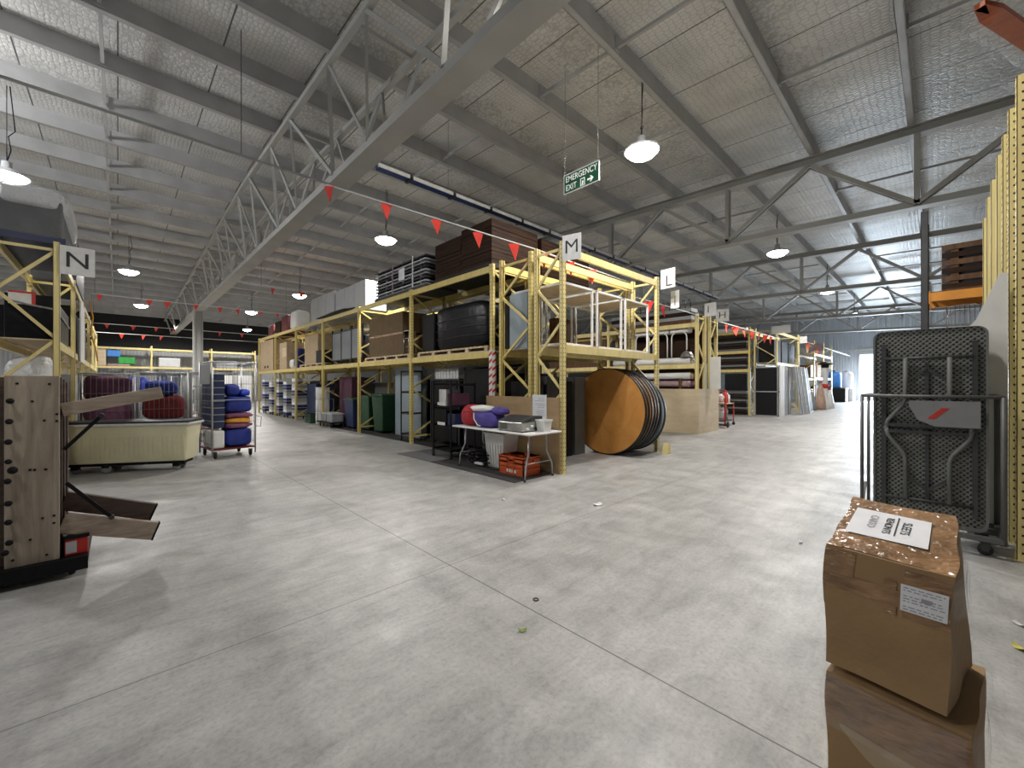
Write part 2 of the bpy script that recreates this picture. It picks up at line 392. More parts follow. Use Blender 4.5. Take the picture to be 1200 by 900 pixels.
# ------------------------------------------------------------------ setting
PD = .32                                     # purlin depth
def rz(y): return 7.0 + .03 * (y - 3) if y < 14 else 7.33 - .03 * (y - 14)   # underside of the purlins
X0, X1, Y0, Y1 = -9., 47., -9., 42.
struct(MB().box((X0 - .3, Y0 - .3, -.3), (X1 + 14, Y1 + .3, 0)).build('floor', 'floor'))
cb = MB()
T = .12
ys = [Y0 - .3, 14, Y1 + .3]
vs = []
for y in ys:
    for z in (rz(y) + PD, rz(y) + PD + T):
        vs += [(X0 - .3, y, z), (X1 + .3, y, z)]
fs = []
for i in (0, 4):
    fs += [(i, i + 1, i + 5, i + 4), (i + 2, i + 6, i + 7, i + 3)]
fs += [(0, 2, 3, 1), (8, 9, 11, 10), (0, 4, 6, 2), (4, 8, 10, 6), (1, 3, 7, 5), (5, 7, 11, 9)]
cb.add(vs, fs); struct(cb.build('ceiling', 'roof'))
struct(MB().box((X0 - .3, Y0 - .3, 0), (X0, Y1 + .3, 7.75)).build('wall_left', 'clad'))
struct(MB().box((X0, Y0 - .3, 0), (X1, Y0, 7.75)).build('wall_front', 'clad'))
struct(MB().box((X0, Y1, 0), (X1, Y1 + .2, 4.05)).build('wall_back', 'clad'))
M['upperwall'] = mat('dark_upper_wall', (.02, .02, .022), .85)  # back wall above the cladding gets a plain darker colour
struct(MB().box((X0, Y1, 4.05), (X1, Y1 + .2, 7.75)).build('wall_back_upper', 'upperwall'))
# end wall with the open roller door
DY0, DY1, DZ = 1.6, 4.75, 4.1
w = MB()
w.box((X1, Y0, 0), (X1 + .2, DY0, 7.75)); w.box((X1, DY1, 0), (X1 + .2, Y1, 7.75)); w.box((X1, DY0, DZ), (X1 + .2, DY1, 7.75))
struct(w.build('wall_end', 'cladlight'))
w = MB(); w.box((X1 - .1, DY0 - .12, 0), (X1 + .25, DY0, DZ)); w.box((X1 - .1, DY1, 0), (X1 + .25, DY1 + .12, DZ)); w.box((X1 - .1, DY0 - .12, DZ), (X1 + .25, DY1 + .12, DZ + .5))
struct(w.build('door_1', 'greylight'))

# purlins: one C section each
def purlin(y):
    z = rz(y); m = MB(); a, b = X0, X1
    m.box((a, y - .005, z), (b, y + .005, z + PD)); m.box((a, y, z), (b, y + .10, z + .008)); m.box((a, y, z + PD - .008), (b, y + .10, z + PD))
    m.box((a, y + .092, z), (b, y + .10, z + .03))
    struct(m.build('ceiling_purlin', 'purlin'))
PY = [.34 + 1.69 * k for k in range(-5, 25)]
for y in PY: purlin(y)
# bridging between purlins, one continuous line each
for x in (-5.6, -2.9, -.2, 6.0, 8.8, 14.9, 17.8, 23.8, 26.7, 32.5, 35.5):
    m = MB()
    for k in range(len(PY) - 1):
        a, b = PY[k], PY[k + 1]
        if x > 3 and (k + int(x)) % 3 == 2: continue
        m.box((x - .03, a + .01, 0), (x + .03, b - .01, 0)) if False else m.bar((x, a + .01, rz(a) + .10), (x, b - .01, rz(b) + .10), .05, .06)
        m.box((x - .06, b - .03, rz(b) + .03), (x + .06, b - .006, rz(b) + PD - .04))
    struct(m.build('ceiling_bridging', 'purlin'))

def truss(X):
    t = thing('roof_truss', None, None, (X, 0, 0), kind='structure')
    zb = lambda y: rz(y) - 1.72
    segs = [(Y0, 14), (14, Y1)]
    m = MB()
    for a, b in segs: m.bar((0, a, rz(a) - .19), (0, b, rz(b) - .19), .25, .016); m.bar((0, a, rz(a) - .10), (0, b, rz(b) - .10), .016, .19); m.bar((0, a, rz(a) - .008), (0, b, rz(b) - .008), .25, .016)
    m.build('top_chord', 'steel', t)
    m = MB()
    for a, b in segs: m.bar((0, a, zb(a)), (0, b, zb(b)), .27, .016); m.bar((-.03, a, zb(a) + .08), (-.03, b, zb(b) + .08), .012, .16); m.bar((.03, a, zb(a) + .08), (.03, b, zb(b) + .08), .012, .16)
    m.build('bottom_chord', 'steel', t)
    y = .3 - 3.7 * 2
    while y < Y1 - 3:
        A = (y, zb(y) + .08); B = (y + 1.85, rz(y + 1.85) - .19); C = (y + 3.7, zb(y + 3.7) + .08)
        for p, q in ((A, B), (B, C), ((y, zb(y) + .08), (y, rz(y) - .19))):
            w = MB()
            for dx in (-.07, .07): w.bar((dx, p[0], p[1]), (dx, q[0], q[1]), .09, .055, (1, 0, 0))
            w.build('web_brace', 'steel', t)
        y += 3.7
for X in (12.1, 20.9, 29.7, 38.5): truss(X)

def girder():
    t = thing('roof_girder', None, None, (3.14, 0, 0), kind='structure')
    zb = 5.40
    MB().box((-.18, Y0, zb), (.18, Y1, zb + .14)).build('bottom_chord', 'steel', t)
    for sx in (-.50, .50):
        m = MB()
        for a, b in ((Y0, 14), (14, Y1)): m.bar((sx, a, rz(a) - .05), (sx, b, rz(b) - .05), .10, .10)
        m.build('top_chord', 'steel', t)
        y = 4.34 - 3.7 * 4; k = 0
        s = 1 if sx > 0 else -1
        while y < Y1 - 4:
            B0 = (s * .17, y, zb + .12); B1 = (s * .17, y + 3.7, zb + .12)
            T0 = (sx, y + 1.5, rz(y + 1.5) - .08); T1 = (sx, y + 3.0, rz(y + 3.0) - .08)
            for p, q, r in ((B0, T0, .032), (T0, (s * .17, y + 2.2, zb + .12), .022), ((s * .17, y + 2.2, zb + .12), T1, .022), (T1, B1, .032)):
                if y > 22 and r < .03: continue
                MB().bar(p, q, r * 2, r * 2).build('web_brace', 'steel', t)
            y += 3.7
    y = 2.5
    while y < Y1 - 3:
        MB().bar((-.5, y, rz(y) - .06), (.5, y, rz(y) - .06), .06, .06).build('tie_bar', 'steel', t); y += 3.7
girder()
def column(x, y):
    t = thing('ceiling_column', None, None, (x, y, 0), kind='structure')
    MB().box((-.16, -.01, 0), (.16, .01, 5.4)).box((-.17, -.16, 0), (-.15, .16, 5.4)).box((.15, -.16, 0), (.17, .16, 5.4)).build('shaft', 'steel', t)
    MB().box((-.26, -.26, 0), (.26, .26, .03)).build('base_plate', 'steel', t)
    MB().box((-.26, -.035, 1.2), (-.172, .035, 5.35)).build('downpipe', 'white', t)
column(3.14, 27.6)

# ------------------------------------------------------------------ lamps
def lamp(x, y, label, cord=True, power=620, spot=True, z=5.72, vis=True):
    top = rz(y) - .004
    t = thing('high_bay_light', label, 'lamp', (x, y, z), group='high bay lamps under the roof')
    MB().lathe([(.0, .30), (.07, .30), (.075, .18), (.19, .13), (.32, .05), (.32, .03), (.30, .03), (.0, .04)], 20).build('housing', 'greylight', t)
    MB().lathe([(.0, -.10), (.12, -.09), (.22, -.05), (.296, .03), (.0, .034)], 20).build('lens', 'lens', t)
    m = MB(); m.cyl((0, 0, .29), (0, 0, .42), .012, 6); m.tube([(0, 0, .42), (.0, .03, .47), (0, 0, .50), (0, -.03, .47), (0, 0, .42)], .008, 5)
    m.cyl((0, 0, .50), (0, 0, top - z), .007, 5); m.build('hook', 'darksteel', t)
    m = MB(); m.tube([(0, .01, .3), (.05, .03, .55), (.02, .0, .8), (.10, .05, .95), (.04, 0, top - z)], .009, 5); m.build('cord', 'black', t)
    li = bpy.data.lights.new('lamp_light', 'SPOT' if spot else 'POINT'); li.energy = power; li.color = (1, .965, .92)
    if spot: li.spot_size = math.radians(168); li.spot_blend = .35
    li.shadow_soft_size = .14
    lo = bpy.data.objects.new('lamp_light', li); COL.objects.link(lo); lo.parent = t; lo.location = (0, 0, -.26)
LP = 440
lamp(6.9, 3.75, 'bright round lamp hanging by its hook beside the emergency exit sign', power=LP)
lamp(5.7, 11.3, 'bright lamp hanging just left of the tall brown stack on the rack')
lamp(15.4, 3.6, 'glowing lamp beyond the first roof truss over the aisle')
lamp(23.4, 3.5, 'glowing lamp between the second and third roof truss over the aisle')
lamp(32.2, 3.5, 'small far lamp above the aisle near the open door')
lamp(.3, 21.2, 'lamp left of the girder, the nearer of the two above the left aisle')
lamp(.9, 29.9, 'lamp left of the girder, the farther of the two above the left aisle')
lamp(6.3, 21.3, 'lamp shining on the white cupboards on top of the rack')
lamp(5.7, 28.2, 'small lamp behind the dark red boxes on top of the rack')
lamp(7.3, 37.5, 'small lamp at the far back of the hall by the back wall')
lamp(-1.55, 12.5, 'lamp glaring above the wrapped load at the N sign', power=LP, z=5.5)
# unseen lights without fixtures: the lamp grid carried on, plus added ones
for x, y in ((4.0, 1.9), (-1.8, 3.0), (15.4, -5), (15.4, 11.5), (23.4, 11.5), (32, 11.5), (41, 3.5), (15.4, 21), (2.5, 38), (-1.0, 35)):
    li = bpy.data.lights.new('unseen_hall_light', 'SPOT'); li.energy = LP; li.color = (1, .965, .92); li.spot_size = math.radians(168); li.spot_blend = .35; li.shadow_soft_size = .2
    lo = bpy.data.objects.new('unseen_hall_light', li); COL.objects.link(lo); lo.location = (x, y, 6.75 if x == 4.0 else 5.65)
    if x == 4.0: li.energy = LP * 1.6  # added off the grid so the rack deck shadows the round tables diagonally
    if x == -1.8: li.energy = LP * .45
for x, y, p in ((-4.0, 10.9, 520),):  # added unseen fill that brightens the roof foil at the left
    li = bpy.data.lights.new('unseen_hall_light', 'POINT'); li.energy = p; li.color = (.97, .98, 1); li.shadow_soft_size = .2
    lo = bpy.data.objects.new('unseen_hall_light', li); COL.objects.link(lo); lo.location = (x, y, 6.15)
# daylight
wd = bpy.data.worlds.new('sky'); SC.world = wd; wd.use_nodes = True
bg = wd.node_tree.nodes['Background']; bg.inputs['Color'].default_value = (.80, .90, 1, 1); bg.inputs['Strength'].default_value = 2.2
li = bpy.data.lights.new('door_daylight', 'AREA'); li.shape = 'RECTANGLE'; li.size = DY1 - DY0; li.size_y = DZ; li.energy = 1500; li.color = (.72, .86, 1); li.spread = math.radians(110)
lo = bpy.data.objects.new('door_daylight', li); COL.objects.link(lo); lo.location = (X1 + .6, (DY0 + DY1) / 2, DZ / 2); lo.rotation_euler = (PI / 2 - .35, 0, PI / 2)

# ------------------------------------------------------------------ camera
cd = bpy.data.cameras.new('camera'); cam = bpy.data.objects.new('camera', cd); COL.objects.link(cam)
cd.sensor_fit = 'HORIZONTAL'; cd.sensor_width = 36; cd.lens = 36 * 480 / 1200; cd.clip_end = 300; cd.clip_start = .02
A = math.radians(46.1)
cam.location = (0, 0, 1.5); cam.rotation_euler = (PI / 2, 0, math.atan2(-math.cos(A), math.sin(A)))
SC.camera = cam
SC.view_settings.view_transform = 'Standard'; SC.view_settings.look = 'None'; SC.view_settings.exposure = 0.14; SC.view_settings.gamma = 1
SC.view_settings.use_curve_mapping = False
# ------------------------------------------------------------------ pallet racks
PW, PDp = .095, .07
def post_mb(h, along='y', sgn=1, holes=False, z0=0., foot=True):
    """slotted upright post: channel whose web faces outward (sgn) along the frame direction, centred on its own origin"""
    m = MB()
    def bx(a, b):
        if along == 'y': m.box(a, b)
        else: m.box((a[1], a[0], a[2]), (b[1], b[0], b[2]))
    w = PW / 2; d = PDp / 2; o = sgn * d; t = .006
    y0, y1 = sorted((o, o - sgn * t))
    bx((-w, y0, z0), (w, y1, h))
    bx((-w, -d, z0), (-w + t, d, h)); bx((w - t, -d, z0), (w, d, h))
    i0, i1 = sorted((-o, -o + sgn * t))
    bx((-w, i0, z0), (-w + .028, i1, h)); bx((w - .028, i0, z0), (w, i1, h))
    if foot: bx((-w - .01, -d - .01, z0), (w + .01, d + .01, z0 + .008))
    if holes:
        m.use(1); e = .0008
        z = z0 + .06
        while z < h - .03:
            for sx in (-.022, .022):
                y0, y1 = sorted((o, o + sgn * e)); bx((sx - .006, y0, z), (sx + .006, y1, z + .018))
            bx((-w - e, -.007, z), (-w, .007, z + .018)); bx((w, -.007, z), (w + e, .007, z + .018))
            z += .075
        m.use(0)
    return m
def upright(par, x, y, h, depth, axis, holes=False, mt='yellow', base=0., rear=None):
    """a frame: two posts `depth` apart along axis, joined by zig-zag bracing"""
    e = (depth, 0) if axis == 'x' else (0, depth)
    for (px, py), s in (((x, y), -1), ((x + e[0], y + e[1]), 1)):
        post_mb(h, axis, s, holes).build('post', [rear if (rear and s < 0) else mt, 'slot'], par, (px, py, base))
    m = MB(); n = int(round((h - .3) / .62)); st = (h - .3) / n
    P = lambda q, z: (x + e[0] * q, y + e[1] * q, z + base)
    m.bar(P(0, .18), P(1, .18), .03, .04)
    for k in range(n):
        a, b = (0, 1) if k % 2 == 0 else (1, 0)
        m.bar(P(a, .18 + st * k), P(b, .18 + st * (k + 1)), .03, .042)
    m.bar(P(0, .18 + st * n), P(1, .18 + st * n), .03, .04)
    m.build('frame_brace', mt, par)
def beam(par, p, q, z, mt='yellow', h=.125):
    m = MB(); m.bar((*p, z - h / 2), (*q, z - h / 2), .045, h)
    d = (Vector(q) - Vector(p)).normalized()
    for r, s in ((p, 1), (q, -1)):
        c = Vector(r) + d * (.012 * s)
        m.bar((c.x, c.y, z - h - .04), (c.x, c.y, z + .03), .02 if abs(d.x) > .5 else .062, .062 if abs(d.x) > .5 else .02, (0, 1, 0))
    m.build('beam', mt, par)

def rack_y(name, label, x, depth, ys, levels, h, holes=False, mt='yellow', decks=True, skip=(), rear=None):
    """bays run along Y; frames run along X from x to x+depth"""
    t = thing('pallet_rack', label, 'rack', (x, ys[0], 0), group=name)
    for i, y in enumerate(ys): upright(t, 0, y - ys[0], h, depth, 'x', holes and i < 3, mt, 0., rear if i == 0 else None)
    for i in range(len(ys) - 1):
        a, b = ys[i] - ys[0] + PW / 2, ys[i + 1] - ys[0] - PW / 2
        for z in levels:
            if (i, z) in skip: continue
            for xx in (0, depth): beam(t, (xx, a), (xx, b), z, mt)
            if decks and z < h - .15: MB().box((.03, a + .02, z + .001), (depth - .03, b - .02, z + .019)).build('deck_board', 'plyX', t)
    return t
def rack_x(name, label, y, depth, xs, levels, h, holes=False, mt='yellow', decks=True, only_front=False):
    t = thing('pallet_rack', label, 'rack', (xs[0], y, 0), group=name)
    for i, x in enumerate(xs): upright(t, x - xs[0], 0, h, depth, 'y', holes, mt)
    for i in range(len(xs) - 1):
        a, b = xs[i] - xs[0] + PW / 2, xs[i + 1] - xs[0] - PW / 2
        for z in levels:
            for yy in (0, depth): beam(t, (a, yy), (b, yy), z, mt)
            if decks and z < h - .15: MB().box((a + .02, .03, z + .001), (b - .02, depth - .03, z + .019)).build('deck_board', 'plyX', t)
    return t
RG = 'yellow pallet racks'
# end rack with the M sign: two racks back to back, bays along X
r = rack_x(RG, 'yellow pallet rack at the aisle corner with the M sign on its post', 4.34, .58, (5.35, 8.65), (2.15, 3.80), 3.88, True, 'yellow_pale')
r = rack_x(RG, 'yellow pallet rack directly behind the one with the M sign', 5.06, .78, (5.35, 8.65), (2.15, 3.80), 3.88, True)
YS = (6.12, 9.23, 12.34, 15.42, 18.52, 21.6, 24.7)
LR = rack_y(RG, 'long yellow pallet rack running back along the left aisle, loaded on three levels', 5.35, 1.0, YS, (2.15, 3.85), 3.88, True)
rack_y(RG, 'yellow pallet rack standing right behind the long loaded rack', 6.55, 1.0, YS, (2.15, 3.85), 3.88)
# striped guard on the first post of the long rack
m = MB()
m.box((-.05, -.052, 0), (.05, -.047, 1.75)); m.use(1)
for k in range(12):
    z = .03 + k * .145
    m.add([(-.05, -.0535, z), (.05, -.0535, z + .06), (.05, -.0535, z + .11), (-.05, -.0535, z + .05)], [(0, 1, 2, 3)])
    m.add([(-.0535, .045, z), (-.0535, -.05, z + .06), (-.0535, -.05, z + .11), (-.0535, .045, z + .05)], [(0, 1, 2, 3)])
m.use(0).box((-.052, -.05, 0), (-.0475, .045, 1.75))
# level with eye height and above: the stripes climb from 0.5 m to 2.1 m
m.build('hazard_strip', ['offwhite', 'redplastic'], LR, (0, 0, .42))['label'] = 'red and white striped guard strip'

# N rack on the left
RN = rack_y(RG, 'yellow pallet rack at the left with the N sign, holding wrapped loads', -1.24, .58, (9.15, 12.25, 15.35, 18.45, 21.55, 24.65), (2.15, 3.58), 3.62, False, 'yellow_pale', rear='cartgrey')
# I and H racks behind the plywood box
rack_y(RG, 'yellow pallet rack with the I sign, its feet inside the plywood box', 12.55, .56, (5.02, 8.1, 11.2), (2.1, 3.35), 3.62, False, 'yellow_pale')
rack_y(RG, 'yellow pallet rack with the H sign beyond the plywood box', 13.5, .56, (5.02, 8.1, 11.2), (2.1, 3.35), 3.62, False, 'yellow_pale')
# racks further along the aisle
rack_y(RG, 'yellow pallet rack holding dark boards behind the red hand trolley', 21.8, .9, (6.25, 9.3, 12.4), (2.2, 3.1, 4.05), 4.25)
rack_x(RG, 'yellow pallet rack above the black panels, standing end-on to the aisle', 5.15, .9, (21.9, 26.2), (2.5, 3.95), 4.1, False, 'yellow_pale')
rack_x(RG, 'far yellow pallet rack past the leaning grey panels', 5.3, .9, (31.0, 34.0, 37.0), (1.9, 3.4), 4.2)
rack_x(RG, 'yellow pallet rack along the far back wall of the left aisle', 40.2, .9, (-1.8, 1.8, 5.4, 8.4), (2.75, 4.10), 4.3, False, 'yellow_pale')
# black and orange rack behind the grey folding tables
t = thing('pallet_rack', 'black pallet rack with orange beams behind the grey folding tables', 'rack', (10.3, .16, 0), group='black and orange rack')
for yy in (0, -2.8):
    upright(t, 0, yy, 4.55, .9, 'x', False, 'darksteel')
for z in (1.93, 3.10):
    for xx in (0, .9): beam(t, (xx, -2.75), (xx, -.05), z, 'orange_beam', .15)
    MB().box((.03, -2.74, z + .001), (.87, -.06, z + .019)).build('deck_board', 'brownwood', t)
# spare upright frames standing in a row at the right
for k, (dx, h) in enumerate(((.05, 4.12), (.62, 4.10), (1.15, 4.08), (1.75, 4.1), (2.45, 4.06), (3.1, 4.05), (3.75, 3.95))):
    nm = ['nearest', 'second nearest', 'third', 'fourth', 'fifth', 'sixth', 'farthest'][k]
    t = thing('spare_rack_ladder', f'pale yellow slotted rack frame at the right edge, {nm} of the row', 'rack frame', (5.50 + dx, -.50, 0), group='upright frames at the right')
    post_mb(h, 'y', 1, k < 3).build('post', ['yellow_pale', 'hole'], t, (0, 0, 0))
    post_mb(h, 'y', -1, k < 2).build('post', ['yellow_pale', 'hole'], t, (0, -.9, 0))
    m = MB(); z = .2; j = 0
    while z + .8 < h:
        m.bar((0, -.03 if j % 2 else -.87, z), (0, -.87 if j % 2 else -.03, z + .8), .03, .04); z += .8; j += 1
    m.build('frame_brace', 'yellow_pale', t)

# ------------------------------------------------------------------ signs
def sign(ch, o, xd, w, h, label, ls, dx=0., dz=0., cat='sign'):
    """flat board; o = centre, xd = reading direction"""
    xd = Vector((*xd, 0)).normalized(); n = xd.cross(Vector((0, 0, 1)))
    t = thing('aisle_sign', label, cat, o, group='aisle letter signs')
    mx = frame_mx((-n.x * .006, -n.y * .006, 0), xd, (0, 0, 1))
    pl = [(-w / 2, -h / 2), (w / 2, -h / 2), (w / 2, h / 2), (-w / 2, h / 2)]
    MB().prism(pl, .006, mx).build('board', 'offwhite', t)
    text_mesh(ch, ls, frame_mx((n.x * .0025 + xd.x * dx, n.y * .0025 + xd.y * dx, dz), xd, (0, 0, 1)), 'letter', 'ink', t, .0015, 1.1, .004 if ch == 'N' else -.007)
    return t
sign('N', (-.44, 9.05, 3.36), (1, 0), .37, .43, 'white board with a black letter N on the left rack', .33)
sign('M', (5.32, 4.13, 3.73), (.25, -1), .33, .42, 'white board with a black letter M on the corner rack post', .31)
sign('L', (8.60, 4.06, 3.79), (-.1, -1), .34, .42, 'white board with a black letter L half behind the rack post', .34, .02, -.06)
sign('I', (12.62, 4.66, 3.70), (-.1, -1), .34, .40, 'grey white board with a black letter I', .30, -.06)
sign('H', (13.95, 4.78, 3.70), (.35, -1), .38, .40, 'small white board with a black letter H', .30)
# blank tags and far boards
def plain_sign(o, xd, w, h, label, mt='offwhite'):
    xd = Vector((*xd, 0)).normalized(); n = xd.cross(Vector((0, 0, 1)))
    m = MB().prism([(-w / 2, -h / 2), (w / 2, -h / 2), (w / 2, h / 2), (-w / 2, h / 2)], .006, frame_mx((-n.x * .006, -n.y * .006, 0), xd, (0, 0, 1)))
    return tag(m.build('aisle_sign', mt, None, o), label, 'sign', 'aisle letter signs')
o = plain_sign((8.86, 4.02, 3.37), (-.1, -1), .20, .38, 'narrow white tag hanging below the L sign', 'white')
m = MB(); m.prism([(-.01, -.14), (.01, -.14), (.01, .08), (-.01, .08)], .001, frame_mx((-.0005, -.0, 0), (-.1, -1, 0), (0, 0, 1))); m.build('lettering', 'ink', o)
plain_sign((21.75, 4.95, 3.98), (-.1, -1), .75, .36, 'grey white board on the first post of the rack above the black panels')
plain_sign((26.3, 5.0, 3.85), (-.1, -1), .42, .36, 'white board on the far corner of the rack above the black panels')
plain_sign((30.9, 5.1, 3.75), (-.1, -1), .6, .45, 'pinkish white board on the far rack past the leaning panels', 'pink')
# notice sheets on the I and H rack posts
o = tag(MB().box((-.006, -.24, -.5), (0, .08, .5)).build('notice_sheet', 'white', None, (13.46, 4.90, 1.85)), 'tall white notice sheet on the post above the plywood box', 'notice')
o = tag(MB().box((-.14, -.004, -.40), (.14, 0, .40)).build('notice_sheet', 'film_thin', None, (12.86, 4.90, 1.75)), 'clear plastic sheet hanging between posts above the plywood box', 'sheet')

# emergency exit sign on two chains
t = thing('exit_sign', 'green hanging sign reading EMERGENCY EXIT with white arrow', 'sign', (5.94, 4.40, 5.16))
xd = (0, -1, 0); mxs = frame_mx((-.012, 0, 0), xd, (0, 0, 1))
MB().box((-.008, -.375, -.165), (.008, .375, .165)).build('panel', 'exitgreen', t)
m = MB(); m.box((-.014, -.385, .16), (.014, .385, .175)); m.box((-.012, -.383, -.175), (.012, .383, -.163)); m.box((-.012, -.385, -.17), (.012, -.373, .17)); m.box((-.012, .373, -.17), (.012, .385, .17)); m.build('rim', 'greylight', t)
text_mesh('EMERGENCY', .150, frame_mx((-.0095, 0, .078), xd, (0, 0, 1)), 'lettering', 'exitwhite', t, .001, .80)
text_mesh('EXIT', .150, frame_mx((-.0095, .215, -.078), xd, (0, 0, 1)), 'lettering', 'exitwhite', t, .001, .80)
m = MB(); fx = frame_mx((-.0100, 0, -.078), xd, (0, 0, 1))
m.prism([(-.01, -.07), (.005, -.07), (.005, .055), (.075, .055), (.075, -.07), (.09, -.07), (.09, .07), (-.01, .07)], .001, fx)
m.prism([(.03, .02), (.05, .03), (.062, -.01), (.05, -.03), (.06, -.07), (.045, -.07), (.035, -.03), (.03, -.07), (.015, -.07), (.027, -.01)], .001, fx)
m.build('door_symbol', 'exitwhite', t)
m = MB(); m.prism([(.14, -.016), (.225, -.016), (.19, -.052), (.222, -.052), (.275, 0), (.222, .052), (.19, .052), (.225, .016), (.14, .016)], .001, fx); m.build('arrow', 'exitwhite', t)
for y in (-.36, .36):
    m = MB(); z = .17; k = 0
    top = rz(4.4 + y) + PD - 5.16
    while z < top - .04:
        a = .011; pts = [(math.cos(q) * (a if k % 2 else 0), math.cos(q) * (0 if k % 2 else a) + y, z + .02 + math.sin(q) * .026) for q in [i * PI / 3 for i in range(6)]]
        m.tube(pts, .0032, 4, True); z += .040; k += 1
    m.build('chain', 'chrome', t)

# ------------------------------------------------------------------ bunting on ropes, blue tray
def bunting(y, z, xa, xb, flags, label, r=.014, mt='wirewhite', axis='x', size=.24, hang=()):
    t = thing('bunting', label, 'bunting', (0, y, z) if axis == 'x' else (y, 0, z), group='red pennant strings')
    m = MB()
    if axis == 'x': m.cyl((xa, 0, 0), (xb, 0, 0), r, 6)
    else: m.cyl((0, xa, 0), (0, xb, 0), r, 6)
    m.build('rope', mt, t)
    for hx in hang:
        MB().cyl((hx, 0, 0), (hx, 0, rz(y) + .005 - z), .006, 5).build('hanger', 'darksteel', t)
    for i, x in enumerate(flags):
        rr = random.Random(i * 7 + int(y * 10)); tw = rr.uniform(-.9, .9); s = size * rr.uniform(.85, 1.1)
        m = MB(); n = 4; vs = []; th = .002
        c, sn = math.cos(tw), math.sin(tw)
        for j in range(n + 1):
            f = j / n; wd = s * .5 * (1 - f) + .006; bow = .03 * math.sin(f * 3 + i)
            for sx in (-1, 1):
                for dz in (-th, th):
                    lx, ly = sx * wd, bow + dz
                    px, py = (lx * c - ly * sn, lx * sn + ly * c)
                    vs.append((px, py, -r - f * s * 1.15) if axis == 'x' else (py, px, -r - f * s * 1.15))
        fs = []
        for j in range(n):
            a = 4 * j; b = a + 4
            fs += [(a, b, b + 2, a + 2), (a + 1, a + 3, b + 3, b + 1), (a, a + 1, b + 1, b), (a + 2, b + 2, b + 3, a + 3)]
        fs += [(0, 2, 3, 1), (4 * n, 4 * n + 1, 4 * n + 3, 4 * n + 2)]
        m.add(vs, fs); m.build('pennant', 'flag', t, (x, 0, 0) if axis == 'x' else (0, x, 0))
    return t
def bunting_path(pts, flags, label, r=.012, size=.24, mt='wirewhite'):
    t = thing('bunting', label, 'bunting', pts[0], group='red pennant strings')
    o = Vector(pts[0]); MB().tube([Vector(p) - o for p in pts], r, 6).build('rope', mt, t)
    for i, (k, f) in enumerate(flags):
        p = lerp3(pts[k], pts[k + 1], f) - o; rr = random.Random(i * 5 + 1); tw = rr.uniform(-1.1, -.3); s = size * rr.uniform(.9, 1.1)
        d = Vector((math.cos(tw), math.sin(tw), 0)); n = Vector((-d.y, d.x, 0)) * .002
        vs = []
        for sg in (-1, 1): vs += [p - d * (s * .42) + n * sg + Vector((0, 0, -r)), p + d * (s * .42) + n * sg + Vector((0, 0, -r)), p + d * .02 + n * sg * 8 + Vector((0, 0, -r - s * 1.2))]
        MB().add(vs, [(0, 1, 2), (3, 5, 4), (0, 3, 4, 1), (1, 4, 5, 2), (2, 5, 3, 0)]).build('pennant', 'flag', t)
    return t
def lerp3(a, b, f): return Vector(a) * (1 - f) + Vector(b) * f
G0 = (2.9, 8.15, 5.34); G1 = (5.36, 4.97, 3.90); G2 = (8.62, 4.97, 3.86)
def tfor(px, A, B):
    best = (9, 0)
    for i in range(201):
        q = lerp3(A, B, i / 200); u = (q.x * .7206 - q.y * .6934) / (q.x * .6934 + q.y * .7206) * 480 + 600
        best = min(best, (abs(u - px), i / 200))
    return best[1]
bunting_path([G0, G1, G2], [(0, .01)] + [(0, tfor(p, G0, G1)) for p in (453, 512, 560, 602)] + [(1, tfor(p, G1, G2)) for p in (637, 668, 693)], 'nearest rope of red pennants, sloping from the girder down to the corner rack', .013)
t = thing('conduit', 'long grey conduit pipe running under the left purlins to the girder', 'pipe', (0, 8.15, 5.36))
MB().cyl((-8.9, 0, 0), (2.96, 0, 0), .022, 8).build('pipe', 'galv', t)
for x in (-7.5, -4.5, -1.5, 1.5): MB().cyl((x, 0, 0), (x, 0, rz(8.15) + PD - 5.36), .006, 5).build('hanger', 'darksteel', t)
bunting(17.7, 5.2, 3.3, 11.5, (4.3, 5.3, 6.5, 7.68), 'rope of red pennants in front of the white cupboards on top of the rack', .02, hang=(3.9, 11.4))
bunting(24.6, 5.3, -.8, 11.5, (-.55, 1.02, 1.64, 2.7, 3.65, 4.39, 5.4, 6.2), 'rope of red pennants crossing the left aisle beside the N rack', .022, hang=(-.7, 6.6))
bunting(34, 5.05, -1.2, 9, (-.47, .67, 1.73, 2.6, 5.0, 6.3), 'far rope of red pennants before the dark back wall', .02, hang=(-1.1, 8.9))
bunting(36.5, 4.75, -1.2, 9, (.18, 1.2, 2.1), 'farthest rope of red pennants, lowest before the dark back wall', .02, hang=(-1.1, 8.9))
bunting(4.97, 3.56, 8.69, 12.52, (9.5, 10.3), 'short rope of two red pennants between the L and I signs', .012, size=.26)
bunting(5.06, 3.58, 14.09, 21.86, (15.2, 16.1, 17.0, 17.9, 18.8, 19.7, 20.6), 'rope of small red pennants over the aisle past the H sign', .02, size=.28)
bunting(5.32, 3.95, 26.25, 46.9, (27.3, 29.5, 32), 'far rope of red pennants running on to the open door', .03, size=.45)
bunting(38, 3.9, -3, 4.5, (2.6, -1.2), 'far rope of red pennants crossing the aisle in front of the door', .03, axis='y', size=.5)
t = thing('cable_tray', 'long blue cable tray with a white edge under the roof', 'cable tray', (0, 7.05, 5.42))
MB().box((3.4, -.09, 0), (20, .09, .012)).box((3.4, .075, 0), (20, .09, .09)).build('tray', 'cableblue', t)
MB().box((3.36, -.11, -.018), (20, -.09, .05)).build('edge_strip', 'wirewhite', t)
for x in range(4, 20, 1):
    MB().box((x, -.125, -.03), (x + .06, .095, -.003)).box((x, -.125, -.03), (x + .06, -.112, .055)).build('clip', 'darksteel', t)
